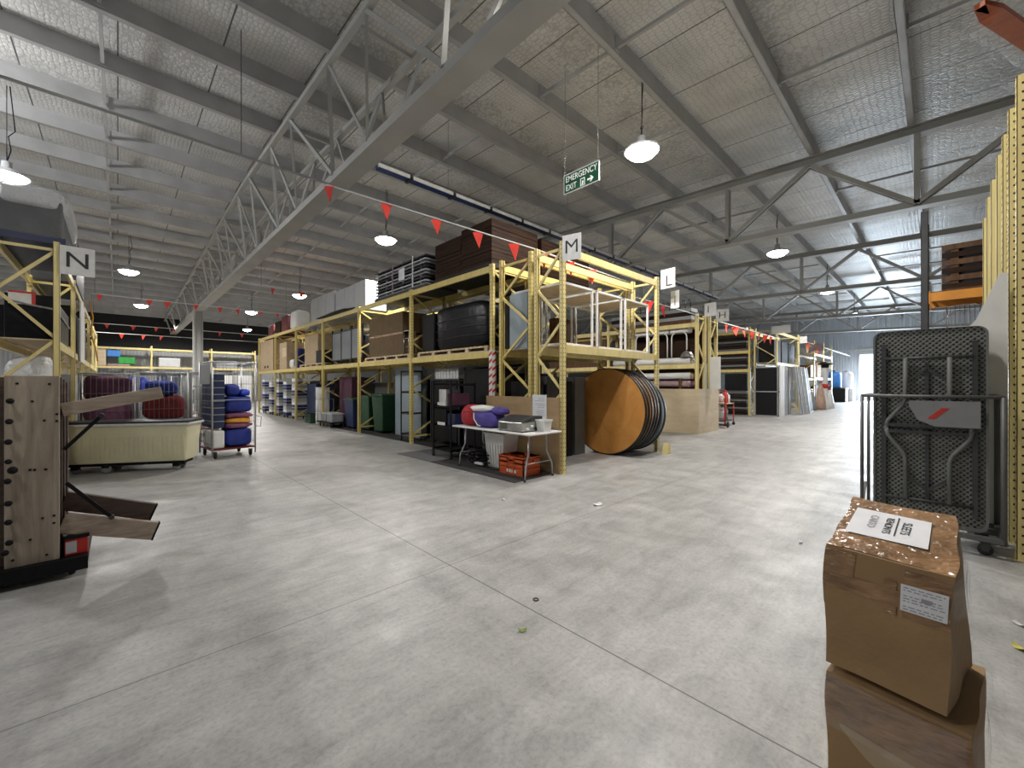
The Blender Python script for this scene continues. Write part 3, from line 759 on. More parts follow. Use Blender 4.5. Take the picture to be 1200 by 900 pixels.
for x in (5, 9, 13, 17):
    MB().cyl((x, .08, .05), (x, .08, rz(7.05) + PD - 5.42), .008, 5).build('hanger', 'galv', t)
# ------------------------------------------------------------------ helpers for loads
def lerp(a, b, t): return Vector(a) * (1 - t) + Vector(b) * t
def bil(q, u, v):   # q = (00, 10, 11, 01)
    return lerp(lerp(q[0], q[1], u), lerp(q[3], q[2], u), v)
def wob(p, amp):
    x, y, z = p
    return Vector((math.sin(7.1 * y + 9.3 * z + 1.3) + math.sin(23 * z + 11 * y), math.sin(8.3 * x + 10.1 * z + .4) + math.sin(21 * x + 17 * z), math.sin(9.7 * x + 8.9 * y + 2.1))) * amp
def patch(m, q, n=6, amp=0., off=0., uv=(0, 1, 0, 1)):
    u0, u1, v0, v1 = uv
    nrm = (Vector(q[1]) - Vector(q[0])).cross(Vector(q[3]) - Vector(q[0])).normalized()
    vs = []
    for j in range(n + 1):
        for i in range(n + 1):
            p = bil(q, u0 + (u1 - u0) * i / n, v0 + (v1 - v0) * j / n); vs.append(p + wob(p, amp) + nrm * off)
    fs = [(j * (n + 1) + i, j * (n + 1) + i + 1, (j + 1) * (n + 1) + i + 1, (j + 1) * (n + 1) + i) for j in range(n) for i in range(n)]
    return m.add(vs, fs, False)
def hexa(m, c, n=6, amp=0.):
    """c: 8 corners, bottom ring then top ring, counter-clockwise seen from above"""
    for q in ((0, 1, 5, 4), (1, 2, 6, 5), (2, 3, 7, 6), (3, 0, 4, 7), (4, 5, 6, 7), (3, 2, 1, 0)):
        patch(m, [c[i] for i in q], n, amp)
    return m
def simple_box(name, a, b, mt, label, cat, group=None, bevel=.008, extra=None):
    c = ((a[0] + b[0]) / 2, (a[1] + b[1]) / 2, a[2])
    o = MB().box([a[i] - c[i] for i in range(3)], [b[i] - c[i] for i in range(3)]).build(name, mt, None, c, bevel=bevel)
    return tag(o, label, cat, group)
def caster(par, x, y, z=.0, r=.05, side=0, nm='caster', brk='darksteel'):
    c = MB(); c.box((x - .025, y - .03, z + r * 1.2), (x + .025, y + .03, z + r * 2 + .02)); c.box((x - .028, y - .02, z + r * .8), (x - .020, y + .02, z + r * 1.6)); c.box((x + .02, y - .02, z + r * .8), (x + .028, y + .02, z + r * 1.6))
    o = c.build(nm, brk, par)
    MB().lathe([(0, -.018), (r * .9, -.018), (r, -.010), (r, .010), (r * .9, .018), (0, .018)], 16, 'x', (x, y, z + r)).build('wheel', 'rubber', o)
    return o

# ------------------------------------------------------------------ cartons in the foreground
def carton(label, c, taped=True):
    cen = (sum(p[0] for p in c) / 8, sum(p[1] for p in c) / 8, min(p[2] for p in c))
    loc = [Vector(p) - Vector(cen) for p in c]
    t = thing('cardboard_box', label, 'box', cen, group='taped cardboard boxes in the foreground')
    hexa(MB(), loc, 8, .0035).build('carton_body', 'card', t)
    return t, loc
# upper box: corners bottom FL FR BR BL seen from the camera, given counter-clockwise from above
ub = [(1.87, -.02, .462), (2.27, -.09, .458), (2.33, .27, .458), (1.90, .29, .462), (1.86, -.04, .905), (2.24, -.05, 1.005), (2.33, .25, 1.005), (1.90, .29, .90)]
t, c = carton('upper cardboard box with brown tape and a white lettered sheet on top', ub)
FR = [c[3], c[0], c[4], c[7]]; TOP = [c[7], c[4], c[5], c[6]]; RT = [c[0], c[1], c[5], c[4]]; LT = [c[2], c[3], c[7], c[6]]
m = MB()
patch(m, FR, 10, .0035, .0018, (0, .27, .66, .985)); patch(m, FR, 10, .0035, .0024, (.25, .72, .66, .79)); patch(m, FR, 10, .0035, .0016, (.66, 1, .60, .965)); patch(m, FR, 10, .0045, .0030, (.52, .62, .60, .86))
m.build('front_tape', 'tape', t)
m = MB(); patch(m, TOP, 10, .0045, .0020, (.0, 1, .02, .27)); patch(m, TOP, 10, .0045, .0018, (.0, 1, .72, .99)); patch(m, TOP, 10, .0045, .0028, (0, .14, 0, 1)); patch(m, TOP, 10, .0045, .0026, (.82, 1, 0, 1)); m.build('top_tape', 'tape', t)
m = MB(); patch(m, RT, 10, .012, .006, (0, 1, .45, 1)); patch(m, RT, 10, .012, .012, (0, .8, .55, .92)); m.build('side_wrap', 'film', t)
m = MB(); patch(m, LT, 8, .0035, .0012, (.1, 1, .5, .98)); m.build('side_tape', 'tape', t)
m = MB(); patch(m, FR, 3, .0, .006, (.63, .965, .655, .855)); lb = m.build('shipping_label', 'paper', t)
m = MB(); rnd = random.Random(5)
for i in range(9):
    v = .835 - i * .020
    if i in (2, 6): continue
    u = .65
    while u < .93:
        L = rnd.uniform(.015, .05); patch(m, FR, 1, .0, .0068, (u, min(u + L, .945), v - .006, v + .002)); u += L + .014
patch(m, FR, 1, .0, .0069, (.78, .86, .755, .785))
m.build('print', 'inkgrey', lb)
# lettered sheet lying across the top
m = MB(); patch(m, TOP, 8, .0, .010, (.10, .80, .27, .75)); sh = m.build('paper_sheet', 'paper', t)
pn = [bil(TOP, u, v) for u, v in ((.10, .27), (.80, .27), (.80, .75), (.10, .75))]
ex = (pn[1] - pn[0]).normalized(); ey = (pn[3] - pn[0]).normalized(); nz = ex.cross(ey)
rd = -ey; up = ex                      # the lines read across the sheet, from the far edge towards the viewer
up = (up - rd * up.dot(rd)).normalized()
def sheet_line(s, u, v, size, mt):
    o = bil(TOP, u, v) + nz * .0115
    text_mesh(s, size, frame_mx(o, rd, up), 'handwriting', mt, sh, .0003, .85)
sheet_line('SLEETS', .600, .53, .036, 'ink'); sheet_line('RENONTS', .445, .52, .032, 'ink'); sheet_line('CARTO', .30, .54, .034, 'inkgrey')
m = MB(); patch(m, TOP, 1, 0, .0116, (.515, .528, .36, .70)); m.build('underline', 'ink', sh)
# lower box
lbx = [(1.86, -.10, 0), (2.30, -.12, 0), (2.34, .27, 0), (1.88, .28, 0), (1.875, -.075, .430), (2.30, -.12, .452), (2.34, .27, .452), (1.89, .285, .438)]
t, c = carton('lower cardboard box under the upper box, wrapped in clear film', lbx)
FR = [c[3], c[0], c[4], c[7]]; RT = [c[0], c[1], c[5], c[4]]; LT = [c[2], c[3], c[7], c[6]]
m = MB(); patch(m, FR, 14, .010, .008, (0, 1, .55, .98)); patch(m, RT, 10, .010, .010, (0, 1, .2, 1)); patch(m, LT, 10, .008, .006, (0, 1, .2, 1)); m.build('clear_wrap', 'film', t)
m = MB(); patch(m, FR, 12, .003, .002, (0, 1, .66, .97)); patch(m, FR, 8, .003, .004, (0, .30, .70, .93)); m.build('front_tape', 'tape', t)
# lifted flap torn along the front
m = MB(); vs = []; n = 14
for i in range(n + 1):
    u = .10 + .85 * i / n; p = bil(FR, u, .64 - .10 * u); w = .05 * math.sin(PI * min(1, i / n * 1.15 if i < n else 1)) + .006
    q = bil(FR, u, .64 - .10 * u - w * 3.2) + Vector((-.018, 0, 0)) * math.sin(PI * i / n)
    vs += [p + Vector((-.004, 0, 0)), q + Vector((-.006, 0, 0))]
m.add(vs, [(2 * i, 2 * i + 1, 2 * i + 3, 2 * i + 2) for i in range(n)], True); m.build('torn_flap', 'cardlight', t)

# ------------------------------------------------------------------ grey folding tables on their cart
def folding_table_mb():
    """seen from underneath; y across (.76), z up (1.83), underside faces -x"""
    def rr(w, h, r, n=6):
        pts = []
        for cx, cy, a0 in ((w / 2 - r, h - r, 0), (-w / 2 + r, h - r, PI / 2), (-w / 2 + r, r, PI), (w / 2 - r, r, 1.5 * PI)):
            for k in range(n + 1):
                a = a0 + PI / 2 * k / n; pts.append((cx + r * math.cos(a), cy + r * math.sin(a)))
        return pts
    fx = frame_mx((.03, 0, 0), (0, -1, 0), (0, 0, 1))     # local z = -x
    m = MB().prism(rr(.76, 1.83, .07), .026, fx)
    rim = MB()
    o = rr(.76, 1.83, .07); i = [(x * .955, .9 + (y - .9) * .98 + .015) for x, y in o]
    n = len(o); T = lambda p, z: tuple(fx @ Vector((p[0], p[1], z)))
    vs = [T(p, .026) for p in o] + [T(p, .040) for p in o] + [T(p, .040) for p in i] + [T(p, .026) for p in i]
    fs = []
    for a in range(3):
        for k in range(n):
            l = (k + 1) % n; fs.append((a * n + k, a * n + l, (a + 1) * n + l, (a + 1) * n + k))
    rim.add(vs, fs)
    return m, rim
def folding_table(label, loc, detailed):
    t = thing('folding_table', label, 'table', loc, group='grey folding tables stood on a cart')
    a, b = folding_table_mb()
    a.build('tabletop', 'perf', t); b.build('rim', 'greyplastic', t)
    if detailed:
        x = -.018
        for sy in (-.30, .30):
            MB().box((x - .012, sy - .018, .12), (x + .010, sy + .018, 1.70)).build('side_rail', 'darksteel', t)
        for zc, s in ((1.56, -1), (.22, 1)):
            MB().tube([(x - .012, -.29, zc), (x - .012, .29, zc)], .014, 8).build('cross_tube', 'darksteel', t)
            for sy in (-1, 1):
                y = .145 * sy
                MB().tube([(x - .022, y, zc), (x - .022, y, zc + s * .38), (x - .022, y * 1.12, zc + s * .44), (x - .022, y * 1.85, zc + s * .60), (x - .022, y * 1.95, zc + s * .68)], .018, 8).build('leg', 'greyplastic', t)
            MB().bar((x - .03, -.26, zc + s * .64), (x - .03, .26, zc + s * .64), .03, .02, (1, 0, 0)).build('foot_bar', 'darksteel', t)
            m = MB()
            for sy in (-1, 1): m.bar((x - .01, .0, zc + s * .10), (x - .01, sy * .14, zc + s * .22), .016, .022)
            m.build('fold_brace', 'darksteel', t)
        MB().box((x - .004, -.013, .20), (x + .008, .013, 1.52)).build('centre_rib', 'darksteel', t)
    return t
for k in range(7):
    folding_table(['front grey dimpled folding table on the cart, its folded legs showing', 'second grey folding table on the cart, just behind the front one', 'third grey folding table from the front of the cart', 'fourth grey folding table, in the middle of the cart', 'fifth grey folding table from the front of the cart', 'sixth grey folding table, second from the back of the cart', 'rearmost grey folding table on the cart, by the white sheet'][k],
                  (5.485 + .062 * k, .07, .185 + .002 * k), k == 0)
t = thing('table_cart', 'grey steel cart holding the upright folding tables behind the boxes', 'cart', (5.42, .07, 0))
m = MB()
for y in (-.46, .46): m.bar((0, y, .15), (.56, y, .15), .04, .05)
for x in (0, .28, .56): m.bar((x, -.46, .155), (x, .46, .155), .05, .04)
m.build('base_frame', 'cartgrey', t)
for (x, y, nm) in ((0, .46, 'post'), (0, -.46, 'post'), (.56, .46, 'post'), (.56, -.46, 'post')):
    MB().cyl((x, y, .12), (x, y, 1.385), .015 if y > 0 else .02, 8).build(nm, 'cartgrey', t)
MB().tube([(0, .46, 1.385), (0, -.46, 1.385)], .016, 8).build('front_rail', 'cartgrey', t)
MB().tube([(.56, .46, 1.385), (.56, -.46, 1.385)], .016, 8).build('rear_rail', 'cartgrey', t)
for y in (-.46, .46): MB().tube([(0, y, 1.385), (.56, y, 1.385)], .014, 8).build('side_rail', 'cartgrey', t)
MB().bar((0, .46, .22), (.3, .46, .46), .02, .02).build('gusset', 'cartgrey', t)
for x in (.06, .50):
    for y in (-.36, .36): caster(t, x, y, 0, .05)
pl = MB().prism([(-.12, 0), (.33, 0), (.33, -.235), (.05, -.235), (-.06, -.18), (-.12, -.05)], .004, frame_mx((-.018, 0, 1.345), (0, -1, 0), (0, 0, 1))).build('plate', 'plategrey', t)
pl['label'] = 'grey plate with a red slanted mark'
pl.location = (0, 0, 0)
MB().prism([(.0, -.155), (.05, -.155), (.145, -.055), (.095, -.055)], .001, frame_mx((-.0235, 0, 1.335), (0, -1, 0), (0, 0, 1))).build('red_mark', 'redplastic', pl)

# white sheet leaning behind the tables
m = MB(); fx = frame_mx((6.0, 0, 0), (0, -1, 0), (0, 0, 1))
m.prism([(.20, .0), (.455, 0), (.455, 2.53), (.42, 2.55), (.395, 2.52), (.33, 2.33), (.26, 2.13), (.20, 2.04)], .02, fx)
tag(m.build('white_board', 'whiteplastic'), 'white board with a slanted corner standing between the tables and yellow frames', 'board')
# brown plank wrapped in film, high at the right edge
t = thing('wrapped_plank', 'reddish brown plank in clear film sticking out high at the right edge', 'plank', (3.95, -.18, 3.92))
M['redwood'] = wood('reddish_wood', (.10, .022, .006), (.24, .055, .015), .5, 2, (1, .2, 1))
d = Vector((2.3, -.93, 0)); d.normalize(); sd = Vector((-d.y, d.x, 0))
m = MB(); m.bar(d * .16, d * 1.5, .11, .035)
for sg in (-1, 1): m.bar(d * .02 + sd * .0, d * .17 + sd * (.03 * sg), .05, .033)
m.build('plank', 'plank', t)
m = MB(); vs = []
for i in range(9):
    p = d * (.10 + i * .17); dr = .10 + .03 * math.sin(i * 2.1); vs += [p + sd * .075 + Vector((0, 0, .026)), p + sd * .08 + Vector((0, 0, -dr)), p - sd * .02 + Vector((0, 0, -dr * 1.1)), p - sd * .075 + Vector((0, 0, .026))]
fs = []
for i in range(8):
    for k in range(3): fs.append((4 * i + k, 4 * i + k + 1, 4 * i + 5 + k, 4 * i + 4 + k))
m.add(vs, fs, True); m.build('film_wrap', 'film', t)
t2 = thing('plank_stand', 'stand carrying the wrapped plank at the right edge', 'stand', (5.18, -.68, 0))
MB().box((-.04, -.04, .012), (.04, .04, 3.89)).build('post', 'yellow_pale', t2); MB().box((-.12, -.12, 0), (.12, .12, .012)).build('base_plate', 'yellow_pale', t2)

# ------------------------------------------------------------------ loads of the black and orange rack
t = thing('timber_stack', 'dark brown slatted timber stack on top of the orange beams', 'timber stack', (10.75, -1.25, 3.12))
for k in range(6):
    MB().box((-.42, -1.2, .02 + k * .135), (.42, 1.2, .02 + k * .135 + .09)).build('board', 'brownwood' if k % 2 else 'darkbrown', t)
    if k < 5: MB().box((-.40, -1.1, .11 + k * .135), (.40, -1.0, .155 + k * .135)).box((-.40, 1.0, .11 + k * .135), (.40, 1.1, .155 + k * .135)).build('spacer', 'brownwood', t)
MB().box((-.42, -1.2, 0), (.42, 1.2, .02)).build('base_board', 'brownwood', t)
def stack_chair(label, loc):
    t = thing('stacking_chair', label, 'chair', loc, group='chrome chairs on the black rack')
    m = MB()
    for y in (-.22, .22):
        m.tube([(-.22, y, 0), (-.20, y, .44), (.18, y, .45), (.24, y, 0)], .011, 6)
        m.tube([(.18, y, .45), (.25, y, .95)], .011, 6)
    m.tube([(.25, -.22, .95), (.26, -.1, .99), (.26, .1, .99), (.25, .22, .95)], .011, 6); m.tube([(-.2, -.22, .44), (-.2, .22, .44)], .011, 6)
    m.build('frame', 'chrome', t)
    MB().box((-.22, -.21, .452), (.2, .21, .49)).build('seat', 'red', t, bevel=.01)
    m = MB()
    for k in range(7): m.bar((.19 + .0, -.18 + k * .06, .48), (.257, -.18 + k * .06, .97), .01, .01)
    m.build('backrest', 'chrome', t)
    return t
for k in range(3):
    stack_chair(['red seated chrome chair nearest the black post, on the lower orange level', 'middle red seated chrome chair on the lower orange level', 'red seated chrome chair farthest from the black post'][k], (10.72, -.34 - k * .62, 1.95))

# ------------------------------------------------------------------ trestle table and what is on and under it
t = thing('trestle_table', 'white folding trestle table in front of the plywood sheet', 'table', (4.80, 5.20, 0))
MB().box((-.375, -.99, .715), (.375, .99, .745)).build('tabletop', 'whiteplastic', t, bevel=.012)
for s in (-1, 1):
    y = s * .80
    for x in (-.27, .27):
        MB().tube([(x * .75, y, .71), (x * .78, y, .42), (x * 1.12, y + s * .03, .22), (x * 1.2, y + s * .03, .02)], .014, 8).build('leg', 'galv', t)
        MB().cyl((x * 1.2, y + s * .03, 0), (x * 1.2, y + s * .03, .03), .018, 8).build('foot', 'rubber', t)
    MB().tube([(-.27, y + s * .02, .26), (.27, y + s * .02, .26)], .010, 6).build('stretcher', 'galv', t)
    MB().tube([(0, y, .70), (0, y - s * .45, .69)], .009, 6).build('leg_brace', 'galv', t)
TZ = .745
t = thing('zip_bag', 'round red bag at the far end of the white trestle table', 'bag', (4.72, 5.92, TZ))
MB().blob((0, 0, .165), (.38, .42, .33), 3, .05, 24, 14, .62).build('bag_body', 'red', t)
MB().blob((0, 0, .315), (.30, .33, .12), 9, .14, 20, 10, .6).build('bag_top', 'red', t)
MB().tube([(.20 * math.cos(a), .22 * math.sin(a), .265) for a in [i * 2 * PI / 24 for i in range(24)]], .006, 5, True).build('zip', 'darkred', t)
t = thing('laundry_bag', 'purple bag with white lid cloth in the middle of the trestle table', 'bag', (4.70, 5.44, TZ))
MB().blob((0, 0, .15), (.42, .54, .30), 21, .10, 26, 14, .6).build('bag_body', 'purple', t)
MB().blob((.02, -.22, .29), (.26, .34, .13), 5, .12, 18, 10, .6, False).build('bag_flap', 'purple', t)
MB().blob((-.06, .10, .325), (.30, .46, .11), 14, .14, 22, 10, .6, False).build('white_cloth', 'white', t)
MB().tube([(-.20, .20, .25), (-.235, .16, .15), (-.22, .08, .05), (-.20, .02, .03)], .010, 6).build('strap', 'white', t)
# stainless appliance
t = thing('steel_appliance', 'stainless steel counter appliance with a sloping dark lid on the trestle table', 'appliance', (4.72, 4.72, TZ))
fx = frame_mx((0, .27, 0), (1, 0, 0), (0, 0, 1))
MB().prism([(-.23, .015), (.23, .015), (.23, .17), (-.23, .15)], .55, fx).build('case', 'stainless', t, bevel=.006)
MB().prism([(-.235, .155), (.235, .175), (.235, .235), (.05, .245), (-.22, .175)], .55, fx).build('lid', 'darksteel', t, bevel=.004)
m = MB()
for k in range(9): m.box((-.232, .06 + k * .02, .03), (-.2295, .068 + k * .02, .13))
m.build('vent_slots', 'black', t)
for x, z in ((-.12, .05), (-.02, .09), (.06, .05)):
    MB().lathe([(0, -.03), (.017, -.03), (.02, .0)], 12, 'y', (x, -.28, z)).build('knob', 'white' if x < 0 else 'black', t)
for sx in (-.2, .2):
    for sy in (-.25, .25): MB().cyl((sx, sy, 0), (sx, sy, .016), .018, 8).build('foot', 'rubber', t)
t = thing('white_tub', 'small white square tub at the near end of the trestle table', 'tub', (4.88, 4.34, TZ))
m = MB(); a, b, h = .075, .095, .19
m.add([(-a, -a, 0), (a, -a, 0), (a, a, 0), (-a, a, 0), (-b, -b, h), (b, -b, h), (b, b, h), (-b, b, h), (-a + .006, -a + .006, .01), (a - .006, -a + .006, .01), (a - .006, a - .006, .01), (-a + .006, a - .006, .01), (-b + .006, -b + .006, h), (b - .006, -b + .006, h), (b - .006, b - .006, h), (-b + .006, b - .006, h)],
      [(0, 3, 2, 1), (0, 1, 5, 4), (1, 2, 6, 5), (2, 3, 7, 6), (3, 0, 4, 7), (8, 9, 10, 11), (8, 12, 13, 9), (9, 13, 14, 10), (10, 14, 15, 11), (11, 15, 12, 8), (4, 5, 13, 12), (5, 6, 14, 13), (6, 7, 15, 14), (7, 4, 12, 15)])
m.build('tub_body', 'white', t)
m = MB(); m.box((-b - .006, -b - .006, h - .025), (b + .006, -b, h)).box((-b - .006, b, h - .025), (b + .006, b + .006, h)).box((-b - .006, -b, h - .025), (-b, b, h)).box((b, -b, h - .025), (b + .006, b, h)); m.build('rim', 'white', t)
# plywood sheet behind the table
tag(MB().box((-.018, -.93, 0), (0, .93, 1.27)).build('plywood_sheet', 'ply', None, (5.285, 5.28, 0)), 'brown plywood sheet standing behind the trestle table against the rack', 'board')
t = thing('notice_sheet', 'white printed notice in a plastic sleeve standing on the plywood sheet', 'notice', (5.262, 4.78, .89))
MB().box((-.002, -.16, 0), (.0, .16, .42)).build('page', 'paper', t)
m = MB(); rnd = random.Random(2)
for i in range(12):
    if i in (3, 7): continue
    m.box((-.0026, -.12, .37 - i * .028), (-.0021, .12 - rnd.uniform(0, .1), .378 - i * .028))
m.build('print', 'inkgrey', t)
m = MB(); m.box((-.004, -.175, -.01), (-.0028, .175, .43)); m.build('sleeve', 'film_thin', t)
# under the table
def crate(name, label, loc, d, mt, group=None, rz=0, letter=None):
    t = thing(name, label, 'crate', loc, rz, group)
    x, y, h = d[0] / 2, d[1] / 2, d[2]; w = .012
    MB().box((-x + .02, -y + .02, 0), (x - .02, y - .02, .012)).build('floor_panel', mt, t)
    m = MB()
    for sx in (-1, 1):
        for z0, z1 in ((.0, h * .38), (h * .42, h * .60), (h * .64, h * .70), (h * .86, h)):
            a, b = sorted((sx * x, sx * (x - w))); m.box((a, -y, z0), (b, y, z1))
        a, b = sorted((sx * x, sx * (x - w)))
        for yy in (-y, -y * .33, y * .33 - .02, y - .02): m.box((a, yy, 0), (b, yy + .02, h))
        m.box((a, -y, h * .64), (b, -.06, h)); m.box((a, .06, h * .64), (b, y, h))
    for sy in (-1, 1):
        for z0, z1 in ((.0, h * .38), (h * .42, h * .60), (h * .64, h * .70), (h * .86, h)):
            a, b = sorted((sy * y, sy * (y - w))); m.box((-x, a, z0), (x, b, z1))
        a, b = sorted((sy * y, sy * (y - w)))
        m.box((-x, a, h * .64), (-.06, b, h)); m.box((.06, a, h * .64), (x, b, h))
    m.box((-x - .008, -y - .008, h - .02), (-x + .0, y + .008, h)).box((x, -y - .008, h - .02), (x + .008, y + .008, h)).box((-x, -y - .008, h - .02), (x, -y, h)).box((-x, y, h - .02), (x, y + .008, h))
    m.build('side_walls', mt, t)
    return t
t = crate('plastic_crate', 'orange plastic crate on the mat beneath the trestle table', (4.86, 4.87, .012), (.40, .58, .30), 'orangecrate')
m = MB()
for k, w in enumerate((.035, .04, .02, .045)):
    m.box((-.2035, .10 - k * .06 - w, .035), (-.2005, .10 - k * .06, .085))
m.build('stencil', 'white', t)
simple_box('red_box', (4.78, 4.66, .03), (5.0, 5.05, .22), 'orangecrate', 'small orange bin sitting inside the orange crate', 'bin')
t = thing('plastic_bin', 'tall white plastic bin between table legs behind the orange crate', 'bin', (4.98, 5.45, .012))
m = MB(); a, b, h = (.15, .20), (.20, .26), .62
m.add([(-a[0], -a[1], 0), (a[0], -a[1], 0), (a[0], a[1], 0), (-a[0], a[1], 0), (-b[0], -b[1], h), (b[0], -b[1], h), (b[0], b[1], h), (-b[0], b[1], h)], [(0, 3, 2, 1), (0, 1, 5, 4), (1, 2, 6, 5), (2, 3, 7, 6), (3, 0, 4, 7), (4, 5, 6, 7)])
m.build('bin_body', 'whiteplastic', t, bevel=.02)
m = MB()
for k in range(6): m.bar((-.155, -.15 + k * .06, .04), (-.195, -.19 + k * .075, .42), .02, .008)
m.build('ribs', 'whiteplastic', t)
MB().box((-.21, -.27, h - .03), (.21, .27, h)).build('rim', 'whiteplastic', t, bevel=.008)
# tangle of black cable and stand
t = thing('cable_coil', 'tangled black cable on the mat beneath the table', 'cable', (4.86, 5.86, .012))
m = MB(); rnd = random.Random(11); pts = []
for i in range(90):
    a = i * .55; r = .18 + .05 * math.sin(i * .9); pts.append((r * math.cos(a) * 1.0, r * math.sin(a) * 1.3, .02 + .28 * (i / 90) + .03 * math.sin(i * 1.7)))
m.tube(pts, .013, 5); m.build('coil', 'black', t)
MB().tube([(-.15, -.2, .012), (-.2, -.5, .012), (-.1, -.8, .012), (-.05, -1.0, .012)], .009, 5).build('tail', 'black', t)
MB().box((-.22, -.28, .05), (-.19, -.05, .09)).build('plug_strip', 'white', t)
t = thing('black_bag', 'slumped black bag beneath the far end of the trestle table', 'bag', (5.10, 5.84, .012))
MB().blob((0, 0, .18), (.24, .44, .36), 31, .12, 18, 12, .6).build('bag_body', 'black', t)
# mats
def fmat(a, b, mt, label, z=.012):
    c = ((a[0] + b[0]) / 2, (a[1] + b[1]) / 2, 0); 
    return tag(MB().box((a[0] - c[0], a[1] - c[1], 0), (b[0] - c[0], b[1] - c[1], z)).build('floor_mat', mt, None, c), label, 'mat', 'floor mats by the rack')
fmat((4.32, 6.75), (5.28, 8.05), 'matgrey', 'grey carpet tile beyond the far end of the trestle table')
fmat((4.32, 5.72), (5.28, 6.74), 'matdark', 'charcoal carpet tile under the far end of the trestle table')
fmat((4.32, 4.44), (5.24, 5.71), 'matdark', 'charcoal carpet tile beneath the orange crate')
fmat((5.36, 7.0), (8.6, 15.3), 'matblack', 'wide black rubber mat covering the floor under the long rack', .006)

# ------------------------------------------------------------------ round tabletops on edge
def round_table(label, x, y, r, tilt, face):
    t = thing('round_table', label, 'table', (x, y, 0), group='round tables rolled on edge')
    t.rotation_euler = (0, tilt, 0)
    MB().lathe([(0, 0), (r - .04, 0), (r - .022, .002)], 72, 'x', (0, 0, r)).build('tabletop', face, t)
    MB().lathe([(r - .022, .001), (r - .004, .004), (r, .010), (r, .058), (r - .01, .064), (0, .064)], 72, 'x', (0, 0, r)).build('edge_band', 'blackwood', t)
    m = MB()
    for s in (-1, 1):
        m.tube([(.078, s * .62, r - .40), (.078, s * .30, r - .40), (.078, s * .30, r + .40), (.078, s * .62, r + .4)], .013, 6)
        m.build('folded_leg', 'darksteel', t); m = MB()
    return t
ord_ = ['front', 'second', 'third', 'fourth', 'fifth', 'sixth', 'seventh', 'eighth']
for k in range(8):
    round_table((f'{ord_[k]} round varnished table of the row rolled on edge under the M rack' if k else 'front round tabletop of varnished orange brown wood, on edge under the M rack'),
                7.48 + k * .108, 4.92 + .012 * k - (.02 * (k % 3)), .922 - .004 * (k % 2), .045, 'disc')
t = round_table('rearmost round table, its pale grey edge showing past the others', 8.40, 4.90, .865, .02, 'greyblue')
# chocks
o = MB().prism([(-.09, 0), (.09, 0), (.04, .22), (-.04, .22)], .12, frame_mx((8.5, 4.1, 0), (1, 0, 0), (0, 0, 1))).build('wedge_block', 'yellow_pale'); tag(o, 'yellow wedge block at the foot of the round tables', 'block')

# ------------------------------------------------------------------ white display frames on the M rack level
def display_frame(label, x0, x1):
    t = thing('display_stand', label, 'frame', (x0, 4.42, 2.17), group='white open frames on the M rack')
    w, d, h, s = x1 - x0, 1.25, 1.08, .035
    for x in (0, w):
        for y in (0, d):
            MB().box((x - s / 2, y - s / 2, 0), (x + s / 2, y + s / 2, h)).build('post', 'white', t)
    for z in (.02, h - .02):
        m = MB()
        for y in (0, d): m.box((0, y - s / 2, z - .018), (w, y + s / 2, z + .018))
        for x in (0, w): m.box((x - s / 2, 0, z - .018), (x + s / 2, d, z + .018))
        m.build('rail', 'white', t)
    MB().box((.02, .02, h - .002), (w - .02, d - .02, h + .012)).build('top_panel', 'plyX', t)
    return t
display_frame('white open frame on the M rack, the nearest to the M sign', 5.47, 6.30)
display_frame('white open frame in the middle of the M rack', 6.46, 7.30)
display_frame('white open frame on the M rack, nearest the L sign', 7.46, 8.38)
t = thing('hanging_curtain', 'dark red folded cloth hanging among the white frames', 'cloth', (6.55, 6.30, 2.19))
MB().blob((0, 0, .42), (.14, .22, .84), 4, .1, 16, 12, .6).build('cloth', 'red', t)
t = thing('hanging_curtain', 'pink cloth roll standing behind the white frames', 'cloth', (7.85, 6.2, 2.19))
MB().blob((0, 0, .42), (.16, .2, .84), 8, .08, 16, 12, .6).build('cloth', 'pink', t)
simple_box('dark_case', (5.5, 5.75, 2.17), (6.3, 6.0, 3.1), 'black', 'black flat case standing behind the nearest white frame', 'case')
simple_box('laminate_panel', (5.42, 5.22, 2.17), (5.46, 5.70, 3.20), 'greyblue', 'grey blue panel standing on edge behind the M post', 'panel')
simple_box('dark_case', (6.9, 5.75, 2.17), (7.5, 5.98, 2.95), 'brownwood', 'brown case standing behind the middle white frame', 'case')
# things on the floor under the end rack
for k in range(4):
    simple_box('dark_case', (5.6 + k * .45, 5.3, .0), (5.95 + k * .45, 5.85, 1.55 + .1 * (k % 2)), ['black', 'darksteel', 'black', 'greyplastic'][k], ['black cabinet just behind the plywood sheet under the end rack', 'dark steel cabinet second behind the plywood sheet', 'third black cabinet in the shade under the end rack', 'grey cabinet in the shade behind the round tables'][k], 'cabinet')
# ------------------------------------------------------------------ loads of the long rack
def pallet(label, a, b, z, mt='plyX', group='wooden pallets on the racks'):
    """flat pallet: deck boards on three runners; a, b = xy corners"""
    c = ((a[0] + b[0]) / 2, (a[1] + b[1]) / 2, z); w, d = (b[0] - a[0]) / 2, (b[1] - a[1]) / 2
    t = thing('wooden_pallet', label, 'pallet', c, group=group)
    m = MB(); n = max(4, int(d * 2 / .16)); s = 2 * d / n
    for k in range(n): m.box((-w, -d + k * s, .10), (w, -d + k * s + s * .75, .118))
    for x in (-w, -.03, w - .06): m.box((x, -d, .082), (x + .06, d, .10))
    m.build('deck', mt, t)
    for x in (-w, -.04, w - .08):
        m = MB()
        n2 = max(3, int(d * 2 / .62))
        for k in range(n2 + 1): y = -d + (2 * d - .1) * k / n2; m.box((x, y, .018), (x + .08, y + .1, .082))
        m.box((x, -d, 0), (x + .08, d, .018)); m.build('runner', mt, t)
    return t
L1 = 2.17
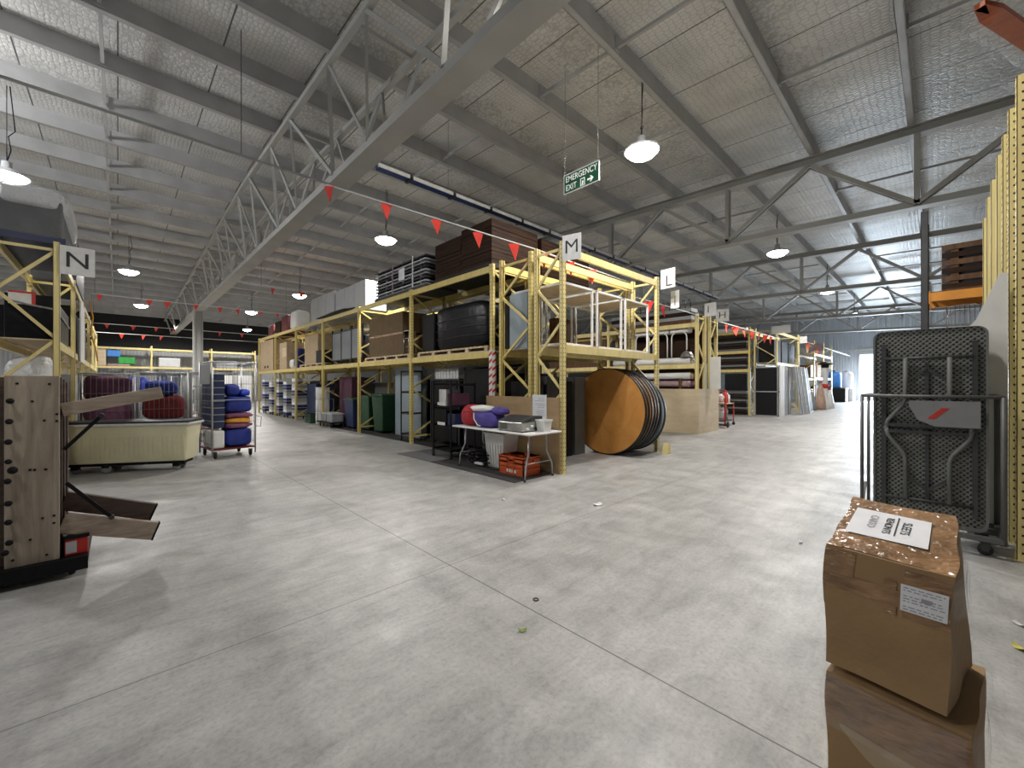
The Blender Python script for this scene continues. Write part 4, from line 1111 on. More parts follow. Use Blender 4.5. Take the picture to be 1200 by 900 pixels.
# bay 1
pallet('long pale pallet in the first upper bay under the black wrapped load', (5.42, 6.35), (6.28, 9.05), L1)
t = thing('wrapped_load', 'black shrink wrapped load in the first upper bay of the long rack', 'wrapped load', (5.86, 7.55, L1 + .118))
MB().blob((0, -.15, .50), (.80, 2.0, 1.0), 6, .03, 40, 22, .28).build('wrap', 'blackgloss', t)
MB().box((-.39, .86, 0), (.39, 1.38, .92)).build('side_case', 'black', t, bevel=.03)
for k in range(3): MB().tube([(-.41, -1.1, .25 + .2 * k), (-.425, -.3, .27 + .2 * k), (-.41, .7, .24 + .2 * k)], .008, 5).build('strap', 'darksteel', t)
# bay 2
pallet('pale pallet under the big brown carton in the second upper bay', (5.42, 9.45), (6.28, 12.1), L1)
t = thing('cardboard_box', 'big brown carton filling the second upper bay of the long rack', 'box', (5.90, 11.0, L1 + .118))
MB().box((-.38, -1.02, 0), (.38, 1.02, 1.18)).build('carton_body', 'carddark', t, bevel=.01)
MB().box((-.382, -1.02, .57), (.382, 1.021, .63)).build('tape', 'tape', t)
t = thing('step_stool', 'small chrome step frame beside the big brown carton', 'step frame', (5.56, 9.75, L1 + .118))
for y in (-.13, .13): MB().tube([(-.08, y, 0), (-.05, y, .62), (.12, y, .62), (.16, y, 0)], .011, 6).build('leg', 'chrome', t)
for z in (.2, .42): MB().cyl((-.06, -.13, z), (-.06, .13, z), .010, 6).build('rung', 'chrome', t)
MB().box((-.06, -.14, .61), (.13, .14, .63)).build('top_step', 'chrome', t)
# bay 3
for k in range(3):
    t = thing('glazed_screen', ['grey glazed screen with black posts, nearest in the third upper bay', 'middle grey glazed screen in the third upper bay', 'farthest grey glazed screen in the third upper bay'][k], 'screen', (5.55 + .04 * k, 12.95 + k * .95, L1), group='glazed screens in the third upper bay')
    MB().box((-.008, -.40, .18), (.008, .40, 1.12)).build('pane', 'glaze', t)
    for y in (-.42, .40): MB().box((-.02, y, 0), (.02, y + .03, 1.25)).build('post', 'black', t)
    MB().box((-.015, -.42, .14), (.015, .43, .18)).box((-.015, -.42, 1.12), (.015, .43, 1.15)).box((-.015, -.42, .16), (-.008, -.41, 1.13)).build('rail', 'black', t)
    MB().box((-.16, -.42, 0), (.16, -.38, .03)).build('foot', 'black', t)
    MB().box((-.16, .38, 0), (.16, .42, .03)).build('foot', 'black', t)
# bay 4
pallet('pallet in the fourth upper bay under the beige boards', (5.42, 15.6), (6.28, 18.3), L1)
simple_box('beige_panel', (5.55, 16.55, L1 + .119), (6.2, 18.1, L1 + 1.27), 'cardlight', 'beige board pack standing in the fourth upper bay', 'panel')
simple_box('dark_case', (5.45, 15.75, L1 + .119), (6.2, 16.45, L1 + .60), 'black', 'black case lying beside the beige board pack', 'case')
# bay 5 and 6
t = thing('cardboard_box', 'brown carton with a torn front in the fifth upper bay', 'box', (5.75, 20.55, L1))
MB().box((-.36, -.55, 0), (.36, .55, 1.2)).build('carton_body', 'cardlight', t, bevel=.012)
MB().box((-.364, -.5, .55), (-.360, .1, .95)).build('torn_panel', 'plyX', t)
simple_box('blue_drum', (5.45, 18.75, L1), (5.95, 19.25, L1 + .85), 'blue', 'blue wrapped drum beside the torn carton in the fifth upper bay', 'drum', bevel=.12)
simple_box('white_bag', (5.45, 19.32, L1), (5.9, 19.9, L1 + .42), 'whiteplastic', 'white plastic sack in front of the torn carton', 'bag', bevel=.12)
t = thing('cardboard_box', 'tall pallet carton with two hand holes at the far end of the long rack', 'box', (5.78, 23.3, L1))
MB().box((-.42, -1.2, .0), (.42, 1.2, 1.5)).build('carton_body', 'cardlight', t, bevel=.012)
m = MB()
for y in (-.42, .12): m.box((-.424, y, .12), (-.419, y + .3, .24))
m.build('hand_holes', 'black', t)
# top level
L2 = 3.85
t = thing('panel_stack', 'tall dark brown stack of timber panels on top of the long rack', 'panel stack', (6.10, 7.25, L2))
rnd = random.Random(4)
MB().box((-.70, -1.06, 0), (.70, 1.02, .10)).build('bottom_pallet', 'blackwood', t)
for k in range(11):
    j = rnd.uniform(-.012, .012); z = .10 + k * .082
    MB().box((-.68 + j, -1.03 + j, z), (.68 + j, -.02, z + .076)).build('panel', 'darkbrown', t)
    if k < 10: MB().box((-.68 - j, .0, z), (.68 - j, 1.0 - j, z + .076)).build('panel', 'darkbrown', t)
t = thing('panel_stack', 'stack of dark brown panels behind the tall stack, above the back racks', 'panel stack', (7.9, 7.3, 3.85))
for k in range(11): MB().box((-.95, -1.05, k * .085), (.85 + .01 * (k % 3), 1.0, k * .085 + .078)).build('panel', 'darkbrown', t)
MB().box((-.95, -1.05, .934), (.5, .9, .97)).build('top_sheet', 'blackwood', t)
t = thing('table_stack', 'stack of grey flat tables strapped together on top of the long rack', 'table stack', (5.85, 9.95, L2))
MB().box((-.48, -1.35, 0), (.48, 1.38, .09)).build('bottom_pallet', 'darksteel', t)
for k in range(9):
    z = .09 + k * .088; j = .012 * ((k * 5) % 3 - 1)
    MB().box((-.46, -1.33 + j, z), (.46, 1.36 + j, z + .03)).build('table_leaf', ['greymid', 'greylight', 'darksteel'][k % 3], t)
    m = MB()
    for y in (-1.1, -.2, .7, 1.2): m.box((-.44, y, z + .03), (.44, y + .05, z + .088))
    m.build('folded_frame', 'darksteel' if k % 2 else 'greymid', t)
for y in (-.75, .30): MB().box((-.472, y, .05), (-.466, y + .05, .90)).build('strap', 'offwhite' if y < 0 else 'pink', t)
MB().box((-.476, -.32, .38), (-.4665, -.02, .68)).build('label_sheet', 'paper', t)
for k in range(2):
    t = thing('white_cupboard', ['white cupboard on top of the long rack, the nearer of two', 'white wrapped cupboard with glossy end on the long rack, farther of two'][k], 'cupboard', (5.92, 13.6 + 2.55 * k, L2), group='white cupboards on top of the rack')
    MB().box((-.35, -1.22, 0), (.35, 1.22, .92 + .08 * k)).build('body', 'greylight', t, bevel=.01)
    for y in (-.4, .4): MB().box((-.354, y - .004, .03), (-.349, y + .004, .9)).build('door_gap', 'greymid', t)
    if k: MB().box((-.36, 1.221, 0), (.36, 1.228, .98)).build('end_wrap', 'filmwhite', t)
MB2 = MB()
t = thing('tarpaulin', 'crumpled black tarpaulin lying on the beam before the white cupboards', 'tarpaulin', (5.36, 14.2, L2 + .001))
MB().blob((0, 0, .05), (.30, 3.0, .10), 44, .25, 40, 10, .8).build('sheet', 'black', t)
t = thing('wrapped_load', 'bright white wrapped load on top of the long rack past the cupboards', 'wrapped load', (5.7, 19.2, L2))
MB().blob((0, 0, .40), (.6, .9, .80), 9, .06, 20, 14, .35).build('wrap', 'white', t)
for k, (y, h, mt) in enumerate(((20.6, .75, 'darkred'), (21.7, .62, 'darkbrown'), (22.9, .55, 'darkred'))):
    simple_box('storage_box', (5.45, y - .45, L2), (6.2, y + .45, L2 + h), mt, ['dark red box on top of the rack beside the bright wrapped load', 'dark brown box on top of the rack between dark red boxes', 'farthest dark red box on top of the long rack'][k], 'box', 'dark boxes on top of the long rack', .03)
# floor level under the long rack, near to far
def shelf_trolley(label, loc, w, d, h, shelves, mt='black', rz=0., stuff=()):
    t = thing('wire_trolley', label, 'trolley', loc, rz)
    for x in (-w / 2, w / 2):
        for y in (-d / 2, d / 2):
            MB().box((x - .014, y - .014, .10), (x + .014, y + .014, h)).build('post', mt, t); caster(t, x, y, 0, .045)
    for z in shelves:
        m = MB(); m.box((-w / 2, -d / 2, z), (w / 2, d / 2, z + .015)); m.box((-w / 2, -d / 2 - .004, z), (w / 2, -d / 2 + .004, z + .05)); m.box((-w / 2, d / 2 - .004, z), (w / 2, d / 2 + .004, z + .05)); m.build('shelf', mt, t)
    return t
t = shelf_trolley('tall black shelf trolley standing just left of the trestle table', (5.02, 6.95, .012), .60, .62, 1.55, (.14, .62, 1.02, 1.45), 'black')
for z in (.66, 1.06): MB().box((-.312, -.12, z), (-.306, .14, z + .06)).build('label_strip', 'white', t)
for i, (y, z, mt) in enumerate(((6.78, 1.049, 'maroon'), (7.1, 1.049, 'white'), (6.8, .649, 'navy'), (7.1, .649, 'black'))):
    simple_box('small_box', (4.84, y - .13, z), (5.2, y + .13, z + [.26, .34, .25, .3][i]), mt, ['maroon box on the black shelf trolley', 'white box on the black shelf trolley', 'navy box on a lower shelf of the black trolley', 'black box on a lower shelf of the black trolley'][i], 'box', 'boxes on the black shelf trolley')
def road_case(label, a, b, mt='black'):
    c = ((a[0] + b[0]) / 2, (a[1] + b[1]) / 2, a[2]); w, d, h = (b[0] - a[0]) / 2, (b[1] - a[1]) / 2, b[2] - a[2]
    t = thing('equipment_case', label, 'case', c, group='black cases under the long rack')
    MB().box((-w, -d, .1), (w, d, h * .97)).build('case_body', mt, t, bevel=.01)
    m = MB()
    for sx in (-1, 1):
        for sy in (-1, 1): m.box((sx * w - .012, sy * d - .012, .1), (sx * w + .012, sy * d + .012, h))
    m.box((-w, -d - .006, h * .55), (-w + .012, d + .006, h * .55 + .03)); m.box((-w - .006, -d, h - .03), (w + .006, d, h)); m.build('edge_trim', 'darksteel', t)
    for x in (-w + .06, w - .06):
        for y in (-d + .06, d - .06): caster(t, x, y, 0, .04)
    return t
road_case('black wheeled case beside the second post of the long rack', (5.75, 7.75, .006), (6.45, 8.95, 1.62))
road_case('black wheeled case behind the tall black shelf trolley', (5.75, 6.45, .006), (6.35, 7.55, 1.9))
t = thing('mesh_basket', 'pale mesh basket on top of the black wheeled case', 'basket', (6.1, 8.35, 1.626))
m = MB()
for k in range(9):
    y = -.5 + k * .125; m.box((-.3, y, 0), (-.292, y + .01, .34)); m.box((.292, y, 0), (.3, y + .01, .34))
for z in (0, .11, .22, .33): m.box((-.3, -.5, z), (-.292, .51, z + .01)); m.box((.292, -.5, z), (.3, .51, z + .01)); m.box((-.3, -.5, z), (.3, -.49, z + .01)); m.box((-.3, .5, z), (.3, .51, z + .01))
m.build('mesh', 'greylight', t); MB().box((-.29, -.48, .011), (.29, .48, .25)).build('folded_linen', 'offwhite', t)
for k in range(4):
    o = simple_box('laminate_panel', (5.95 + .09 * k, 9.72 + .08 * k, .006), (6.01 + .09 * k, 11.2 + .08 * k, 1.98 - .03 * k), 'greyblue', ['front grey blue panel standing under the second bay', 'second grey blue panel standing under the second bay', 'third grey blue panel under the second bay', 'rearmost grey blue panel under the second bay'][k], 'panel', 'grey blue panels under the long rack', .004)
t = shelf_trolley('narrow black rail trolley in front of the grey blue panels', (5.62, 9.70, .006), .35, .45, 1.85, (.14, .70, 1.25, 1.8), 'darksteel')
def wheelie_bin(label, loc, mt, w=.58, d=.72, h=1.05, lid=None):
    t = thing('wheeled_bin', label, 'bin', loc, group='wheeled bins under the long rack')
    a, b = (w * .42, d * .38), (w / 2, d / 2)
    MB().add([(-a[0], -a[1], .05), (a[0], -a[1], .05), (a[0], a[1], .05), (-a[0], a[1], .05), (-b[0], -b[1], h), (b[0], -b[1], h), (b[0], b[1], h), (-b[0], b[1], h)], [(0, 3, 2, 1), (0, 1, 5, 4), (1, 2, 6, 5), (2, 3, 7, 6), (3, 0, 4, 7), (4, 5, 6, 7)]).build('bin_body', mt, t, bevel=.02)
    MB().prism([(-b[1] - .02, h), (b[1] + .02, h), (b[1], h + .05), (0, h + .08), (-b[1], h + .05)], w + .04, frame_mx((-w / 2 - .02, 0, 0), (0, 1, 0), (0, 0, 1))).build('lid', lid or mt, t, bevel=.01)
    for x in (-w * .34, w * .34): MB().lathe([(0, -.02), (.09, -.02), (.10, 0), (.09, .02), (0, .02)], 16, 'x', (x, d * .30, .10)).build('wheel', 'rubber', t)
    MB().cyl((-w * .4, d / 2 + .03, h - .02), (w * .4, d / 2 + .03, h - .02), .014, 6).build('handle', mt, t)
    return t
wheelie_bin('dark green wheeled bin behind the third post of the long rack', (5.98, 12.78, .006), 'green', h=1.05)
wheelie_bin('second dark green wheeled bin beside the grey blue panels', (5.98, 11.86, .006), 'green', h=1.12)
wheelie_bin('blue wheeled bin with a green lid under the third bay', (5.85, 13.68, .006), 'navy', h=.95, lid='green')
t = thing('flat_trolley', 'low black trolley carrying grey tubs under the third bay', 'trolley', (5.42, 14.75, .006))
MB().box((-.32, -.62, .15), (.32, .62, .19)).build('platform', 'black', t)
for x in (-.22, .22):
    for y in (-.5, .5): caster(t, x, y, 0, .055)
MB().tube([(-.28, .60, .19), (-.28, .62, .95), (.28, .62, .95), (.28, .60, .19)], .014, 6).build('handle', 'galv', t)
for k in range(2):
    t = thing('grey_tub', ['grey tub on the low black trolley, the nearer of two', 'grey tub on the low black trolley, the farther of two'][k], 'tub', (5.42, 14.47 + .55 * k, .196), group='grey tubs on the low trolley')
    MB().box((-.2, -.24, 0), (.2, .24, .28)).build('tub_body', 'greymid', t, bevel=.02); MB().box((-.22, -.26, .26), (.22, .26, .30)).build('rim', 'greylight', t)
for k in range(3):
    t = thing('plastic_drum', ['white drum at the bottom of the stack under the fourth bay', 'middle white drum of the stack under the fourth bay', 'top white drum of the stack under the fourth bay'][k], 'drum', (5.52, 15.95, .0 + .46 * k), group='stacked white drums')
    MB().lathe([(0, 0), (.21, 0), (.235, .03), (.24, .20), (.235, .40), (.22, .42), (0, .42)], 20).build('drum_body', 'whiteplastic', t); MB().lathe([(0, .42), (.245, .42), (.245, .455), (0, .459)], 20).build('lid', 'white', t)
crate('plastic_crate', 'green crate on the floor at the aisle edge under the fourth bay', (5.45, 16.75, 0), (.42, .62, .36), 'green')
simple_box('storage_box', (5.7, 17.2, 0), (6.3, 18.3, 1.5), 'navy', 'navy blue tall box under the far end of the fourth bay', 'box')
simple_box('storage_box', (5.85, 14.1, .006), (6.3, 15.2, 1.75), 'maroon', 'dark maroon tall box behind the low black trolley', 'box')
for k in range(6):
    y = 6.3 + 3.08 * k
    for lv, (z0, z1) in enumerate(((.006 if k < 3 else 0, 1.75 - .1 * (k % 3)), (2.17, 3.35 - .12 * (k % 2)))):
        simple_box('rear_load', (6.75, y + .1, z0), (7.45, y + 2.6, z1), ['black', 'darkbrown', 'greyplastic', 'blackwood', 'navy', 'carddark'][(k + 2 * lv) % 6], f'dark load in the rear rack, {["first", "second", "third", "fourth", "fifth", "sixth"][k]} bay, {["floor", "upper"][lv]} level', 'load', 'dark loads in the rear rack', .02)
# stacks of dish racks
def dish_rack(label, loc, col):
    t = thing('dish_rack', label, 'rack crate', loc, group='stacked dish racks under the far bays')
    MB().box((-.25, -.25, .0), (.25, .25, .035)).box((-.25, -.25, .035), (-.24, .25, .10)).box((.24, -.25, .035), (.25, .25, .10)).box((-.25, -.25, .035), (.25, -.24, .10)).box((-.25, .24, .035), (.25, .25, .10)).build('tray', col, t)
    MB().box((-.256, -.256, .10), (.256, .256, .122)).build('rim', 'greylight', t)
    return t
rn = random.Random(3); names = ['nearest', 'second', 'third', 'fourth', 'fifth']
proto = None
for s, (x, y) in enumerate(((5.62, 18.95), (5.62, 20.2), (5.62, 21.4), (5.62, 22.6), (5.62, 23.9))):
    t = thing('rack_dolly', f'low dolly under the {names[s]} stack of dish racks', 'dolly', (x, y, 0), group='dollies under the dish racks')
    MB().box((-.26, -.26, .11), (.26, .26, .14)).build('platform', 'darksteel', t)
    for xx in (-.2, .2):
        for yy in (-.2, .2): caster(t, xx, yy, 0, .045)
    n = 13 - (s % 2)
    for k in range(n):
        pos = 'bottom' if k == 0 else 'top' if k == n - 1 else f'number {k + 1} up'
        lab = f'dish rack, {pos} in the {names[s]} stack under the far bays'
        dish_rack(lab, (x, y, .141 + k * .123), ['greylight', 'blue', 'greymid', 'white', 'navy'][(k * 2 + s) % 5] if k < n - 1 else 'white')

# ------------------------------------------------------------------ left side: placed in the plane of view, r to the right, f away
def W(r, f): return (r * .7206 + f * .6934, -r * .6934 + f * .7206)
RZ = math.atan2(-.6934, .7206)
def TH(name, label, cat, r, f, z=0, turn=0., group=None):
    x, y = W(r, f); return thing(name, label, cat, (x, y, z), RZ + turn, group)
# stack of timber furniture on a dolly, parallel to the racks
def knob(par, x, z, y=0., big=1.):
    o = MB().lathe([(0, -.060), (.018 * big, -.056), (.027 * big, -.048), (.024 * big, -.040), (.009, -.036), (.009, 0)], 14, 'y', (x, y, z)).build('clamp_knob', 'black', par)
    return o
t = thing('dolly', 'black wheeled dolly beneath the grey timber table tops at the left', 'dolly', (-.60, 4.72, 0))
MB().box((-.55, -.06, .10), (.43, .80, .145)).build('platform', 'black', t)
MB().box((-.55, -.075, .05), (.43, -.055, .15)).build('front_lip', 'black', t)
for x in (-.44, .34):
    for y in (.03, .70): caster(t, x, y, 0, .045)
SY = 4.71
def onY(px, py, y):
    u = px - 600; k = y / (-u * .6934 + 345.9); return ((u * .7206 + 332.8) * k, 1.5 + (450 - py) * k)
def slab(label, x0, x1, y0, th, z1, mt, bolts=()):
    t = thing('timber_tabletop', label, 'table top', (-.46, y0, .147), group='timber table tops on the dolly')
    MB().box((x0 + .46, 0, 0), (x1 + .46, th, z1)).build('board', mt, t, bevel=.004)
    for x, z in bolts: MB().lathe([(0, -.006), (.007, -.005), (.009, 0)], 8, 'y', (x + .46, 0, z - .147)).build('bolt_head', 'black', t)
    return t
bl = [onY(x / 7.5, 440 + y / 7.5, SY) for x, y in ((150, 70), (435, 75), (285, 228), (390, 395), (500, 340), (500, 400), (265, 830), (305, 830), (405, 825))]
bl += [onY(x / 6, 540 + y / 6, SY) for x, y in ((320, 60), (380, 385), (300, 403), (380, 437), (212, 555), (330, 660), (90, 700))]
t = slab('grey timber table top standing on end at the left, studded with black knobs', -.597, -.326, SY, .05, 1.415, 'oak', bl)
for px, py, b in ((12, 470, 1), (11, 494, 1), (10, 518, 1), (10, 541, .9), (15, 551, 1.3), (9, 564, 1), (10, 590, 1), (10, 612, 1), (11, 636, 1), (6, 648, 1)):
    x, z = onY(px, py, SY - .04); knob(t, x + .46, z - .147, 0., b * .78)
SL = ('second timber table top standing right behind the studded one', 'third timber table top from the front of the stack on the dolly', 'fourth timber table top from the front of the stack on the dolly', 'fifth timber table top from the front of the stack on the dolly', 'rearmost timber table top of the stack on the dolly')
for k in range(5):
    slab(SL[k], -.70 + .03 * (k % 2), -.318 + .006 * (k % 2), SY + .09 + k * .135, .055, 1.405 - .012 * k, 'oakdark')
for lab, z0, x1, z1, w, mt, y in (('grey timber leg slanting up to the right from the table tops', 1.295, .285, 1.425, .102, 'oakX', 4.82),
                             ('dark timber leg pointing low to the right, behind the pale one', .555, .225, .345, .145, 'oakdark', 4.93),
                             ('pale timber leg lowest of the three pointing right', .405, .235, .205, .15, 'oakX', 4.80)):
    t = thing('folded_trestle', lab, 'table leg', (-.32, y, z0), group='timber legs folded out of the table tops')
    e = Vector((x1 + .32, 0, z1 - z0)); d = e.normalized()
    MB().bar((-.0, 0, 0), e, .06, w, (0, 0, 1)).build('bar', mt, t, bevel=.004)
    if mt == 'oakX' and z0 > 1: continue
    MB().bar(e, e + d * .012, .062, w * 1.02).build('end_cap', 'black', t)
for lab, p, q in (('black steel stay bracing the upper timber leg', (75, 527), (119, 487)), ('black steel stay bracing the lower timber legs', (78, 566), (131, 606))):
    y = 4.765; a = onY(*p, y); b = onY(*q, y)
    t = thing('steel_stay', lab, 'stay', (a[0], y, a[1]))
    MB().bar((0, 0, 0), (b[0] - a[0], 0, b[1] - a[1]), .012, .026, (0, 0, 1)).build('bar', 'black', t)
    MB().cyl((b[0] - a[0], -.015, b[1] - a[1]), (b[0] - a[0], .03, b[1] - a[1]), .018, 10).build('pivot', 'darksteel', t)
t = thing('red_toolbox', 'small red toolbox with a grey end on the dolly at the left', 'toolbox', (-.245, 4.84, .147), .1)
MB().box((-.065, -.10, 0), (.065, .10, .13)).build('box_body', 'redplastic', t, bevel=.008); MB().box((-.07, -.105, .13), (.07, .105, .152)).build('lid', 'black', t)
MB().box((-.06, -.1012, .02), (.0, -.1005, .11)).build('end_plate', 'greylight', t)

# cream tub truck
t = TH('laundry_tub', 'cream plastic tub truck on wheels at the left', 'tub truck', -7.38, 6.60, 0, math.radians(15.5))
Lg, Dp = 1.80, .52
def trap(m, a, b, z0, z1):   # a, b: half sizes bottom/top, centred at (Lg/2, Dp/2)
    cx, cy = Lg / 2 + .04, Dp / 2
    vs = [(cx + sx * a[0], cy + sy * a[1], z0) for sx, sy in ((-1, -1), (1, -1), (1, 1), (-1, 1))] + [(cx + sx * b[0], cy + sy * b[1], z1) for sx, sy in ((-1, -1), (1, -1), (1, 1), (-1, 1))]
    m.add(vs, [(0, 3, 2, 1), (0, 1, 5, 4), (1, 2, 6, 5), (2, 3, 7, 6), (3, 0, 4, 7)])
    return vs
m = MB(); a, b = (Lg / 2 - .06, Dp / 2 - .05), (Lg / 2 - .005, Dp / 2); vs = trap(m, a, b, .17, .80)
trap(m, (a[0] - .02, a[1] - .02), (b[0] - .012, b[1] - .012), .19, .80)
m.build('tub_body', 'cream', t, bevel=.02)
m = MB()
for k in range(26):
    x = .10 + k * (Lg - .14) / 25
    m.bar((x, .040, .25), (x - .0, .013, .62), .036, .020, (0, 1, 0))
m.build('ribs', 'cream', t)
cx, cy = Lg / 2 + .04, Dp / 2
m = MB(); m.box((cx - b[0] - .03, cy - b[1] - .03, .795), (cx + b[0] + .03, cy - b[1] + .01, .835)).box((cx - b[0] - .03, cy + b[1] - .01, .795), (cx + b[0] + .03, cy + b[1] + .03, .835)).box((cx - b[0] - .03, cy - b[1], .795), (cx - b[0] + .01, cy + b[1], .835)).box((cx + b[0] - .01, cy - b[1], .795), (cx + b[0] + .03, cy + b[1], .835)); m.build('lip', 'offwhite', t, bevel=.01)
m = MB(); m.box((cx - b[0] - .02, cy - b[1] - .02, .835), (cx + b[0] + .02, cy + b[1] + .02, .872)); m.build('cover', 'darksteel', t)
MB().box((.32, .018, .715), (.62, .022, .735)).build('stamped_mark', 'greymid', t)
m = MB(); m.box((.10, .1, .12), (Lg - .06, Dp - .1, .17)); m.build('base_frame', 'black', t)
for x, y, r in ((.62, .12, .075), (.62, Dp - .12, .075), (.18, .16, .055), (Lg - .20, .16, .055), (Lg - .20, Dp - .16, .055)):
    o = MB().box((x - .05, y - .03, r * 1.2), (x + .05, y + .03, .13)).build('caster', 'black', t)
    MB().lathe([(0, -.022), (r * .55, -.022), (r, -.018), (r, .018), (r * .55, .022), (0, .022)], 18, 'y', (x, y, r)).build('wheel', 'greymid', o)

def roll_cage(label, r, f, w, d, h, turn=0., sides=True, front=False, nb=11):
    t = TH('roll_cage', label, 'roll cage', r, f, 0, turn, 'wire roll cages on the left')
    MB().box((-w / 2, -d / 2, .17), (w / 2, d / 2, .20)).build('deck', 'darkred', t)
    for x in (-w / 2, w / 2):
        for y in (-d / 2, d / 2):
            MB().cyl((x, y, .06), (x, y, h), .016, 8).build('post', 'galv', t)
            caster(t, x * .82, y * .82, 0, .06)
    m = MB()
    for y in (-d / 2, d / 2): m.cyl((-w / 2, y, h - .02), (w / 2, y, h - .02), .013, 6)
    for x in (-w / 2, w / 2): m.cyl((x, -d / 2, h - .02), (x, d / 2, h - .02), .013, 6)
    m.build('top_rail', 'galv', t)
    def panel(ax, c, n, lbl='wire_panel'):
        m = MB()
        for k in range(1, n):
            q = -.5 + k / n
            p0 = (c, q * d, .22) if ax == 'x' else (q * w, c, .22)
            m.cyl(p0, (p0[0], p0[1], h - .03), .0035, 4)
        for j in range(5):
            z = .3 + j * (h - .36) / 4
            m.cyl((c, -d / 2, z) if ax == 'x' else (-w / 2, c, z), (c, d / 2, z) if ax == 'x' else (w / 2, c, z), .005, 4)
        m.build(lbl, 'wire', t)
    panel('x', -w / 2, nb); panel('x', w / 2, nb); panel('y', d / 2, nb)
    if front: panel('y', -d / 2, nb)
    return t
# roll cage with blue and mauve linen
ang = .887
t = roll_cage('wire roll cage packed with blue and mauve linen bags, right of the cream tub', -6.0, 8.645, .76, .84, 1.96, ang)
MB().box((-.392, -.30, 1.50), (-.384, .40, 1.90)).build('grey_plate', 'greymid', t)
MB().tube([(.38, -.41, .62), (.47, -.44, .60), (.49, -.44, .80), (.38, -.42, .84)], .010, 6).build('handle', 'galv', t)
MB().box((-.38, -.428, 1.17), (.38, -.416, 1.185)).build('bar', 'galv', t)
def bag(label, r, f, z, d, seed, mt, turn=0., group='linen bags on the left', amp=.07, sq=.45):
    t = TH('linen_bag', label, 'bag', r, f, z, turn, group)
    MB().blob((0, 0, d[2] / 2), d, seed, amp, 22, 14, sq).build('bag_body', mt, t)
    MB().blob((d[0] * .18, -d[1] * .42, d[2] * .62), (d[0] * .16, .05, d[2] * .25), seed + 3, .2, 10, 8, .7, False).build('tag_loop', 'whiteplastic' if seed % 2 else mt, t)
    return t
cr, cf = -6.0, 8.645
def inc(dx, dy): c, s = math.cos(ang), math.sin(ang); return cr + dx * c - dy * s, cf + dx * s + dy * c
p = inc(.115, -.08); bag('blue linen bag at the bottom of the packed roll cage', *p, .202, (.48, .62, .38), 11, 'blue', ang)
p = inc(.115, -.08)
for k, (mt, lab) in enumerate((('mauve', 'folded mauve cloth above the bottom blue bag in the roll cage'), ('yellowcloth', 'folded orange yellow cloth in the middle of the roll cage'), ('mauve', 'folded mauve cloth topmost of the three in the roll cage'))):
    t = TH('folded_cloth', lab, 'cloth', *p, .585 + k * .105, ang, 'folded cloths in the roll cage')
    MB().blob((0, 0, .052), (.50, .60, .110), 51 + k, .12, 26, 10, .5).build('cloth', mt, t)
p = inc(.115, -.08); bag('large blue linen bag above the folded cloths in the roll cage', *p, .905, (.50, .62, .34), 15, 'blue', ang)
p = inc(.02, -.05); bag('top blue linen bag left in the packed roll cage', *p, 1.25, (.26, .5, .24), 18, 'blue', ang)
p = inc(.245, -.08); bag('top small blue bag right in the packed roll cage', *p, 1.25, (.20, .4, .14), 13, 'bluebright', ang)
p = inc(-.255, .0)
for k in range(8):
    tt = TH('stacked_tray', f'navy tray in the roll cage, {["bottom", "second up", "third up", "fourth up", "fifth up", "sixth up", "seventh up", "top"][k]} of its stack', 'tray', *p, .62 + k * .136, ang, 'navy trays in the roll cage')
    MB().box((-.105, -.34, 0), (.105, .34, .118)).build('tray_body', 'navy', tt, bevel=.006); MB().box((-.11, -.345, .118), (.11, .345, .134)).build('rim', 'greymid', tt)
t = TH('white_jug', 'white plastic jerry can at the bottom left of the roll cage', 'jerry can', *p, .202, ang)
MB().box((-.105, -.36, 0), (.105, .20, .36)).build('can_body', 'whiteplastic', t, bevel=.03); MB().cyl((0, -.2, .36), (0, -.2, .40), .03, 10).build('cap', 'white', t)
# cages behind the cream tub
def RF(x, y): return (x * .7206 - y * .6934, x * .6934 + y * .7206)
WA = -RZ
t = roll_cage('wire roll cage behind the right end of the cream tub, holding red and blue bags', *RF(.68, 11.35), .76, .80, 1.75, WA, True, True, 10)
bag('wide dark red bag in the cage behind the cream tub', *RF(.70, 11.33), .76, (.66, .6, .50), 61, 'deepred', WA)
bag('blue bag on top of the dark red bag behind the cream tub', *RF(.66, 11.33), 1.262, (.50, .5, .30), 64, 'blue', WA)
bag('dark lower bag at the bottom of the cage behind the cream tub', *RF(.68, 11.35), .202, (.66, .7, .55), 69, 'navy', WA)
t = roll_cage('wire roll cage farthest left behind the cream tub, holding maroon bags', *RF(-.14, 11.45), .76, .80, 1.72, WA, True, True, 10)
bag('big maroon bag at the top of the left cage, tied with grey tape', *RF(-.14, 11.43), 1.16, (.68, .62, .50), 71, 'maroon', WA)
bag('purple bag beneath the taped maroon bag', *RF(-.14, 11.43), .70, (.68, .62, .45), 73, 'mauve', WA)
bag('dark bag at the bottom of the left cage', *RF(-.14, 11.43), .202, (.66, .66, .48), 75, 'navy', WA)
t = TH('blue_sack', 'glossy bright blue plastic sack behind the maroon bag', 'sack', *RF(.32, 12.9), 1.22); MB().blob((0, 0, .22), (.5, .4, .44), 83, .1, 18, 12, .6).build('sack_body', 'bluebright', t)
t = TH('storage_box', 'grey box under the bright blue sack', 'box', *RF(.32, 12.9), 0); MB().box((-.3, -.25, 0), (.3, .25, 1.22)).build('box_body', 'greymid', t, bevel=.01)
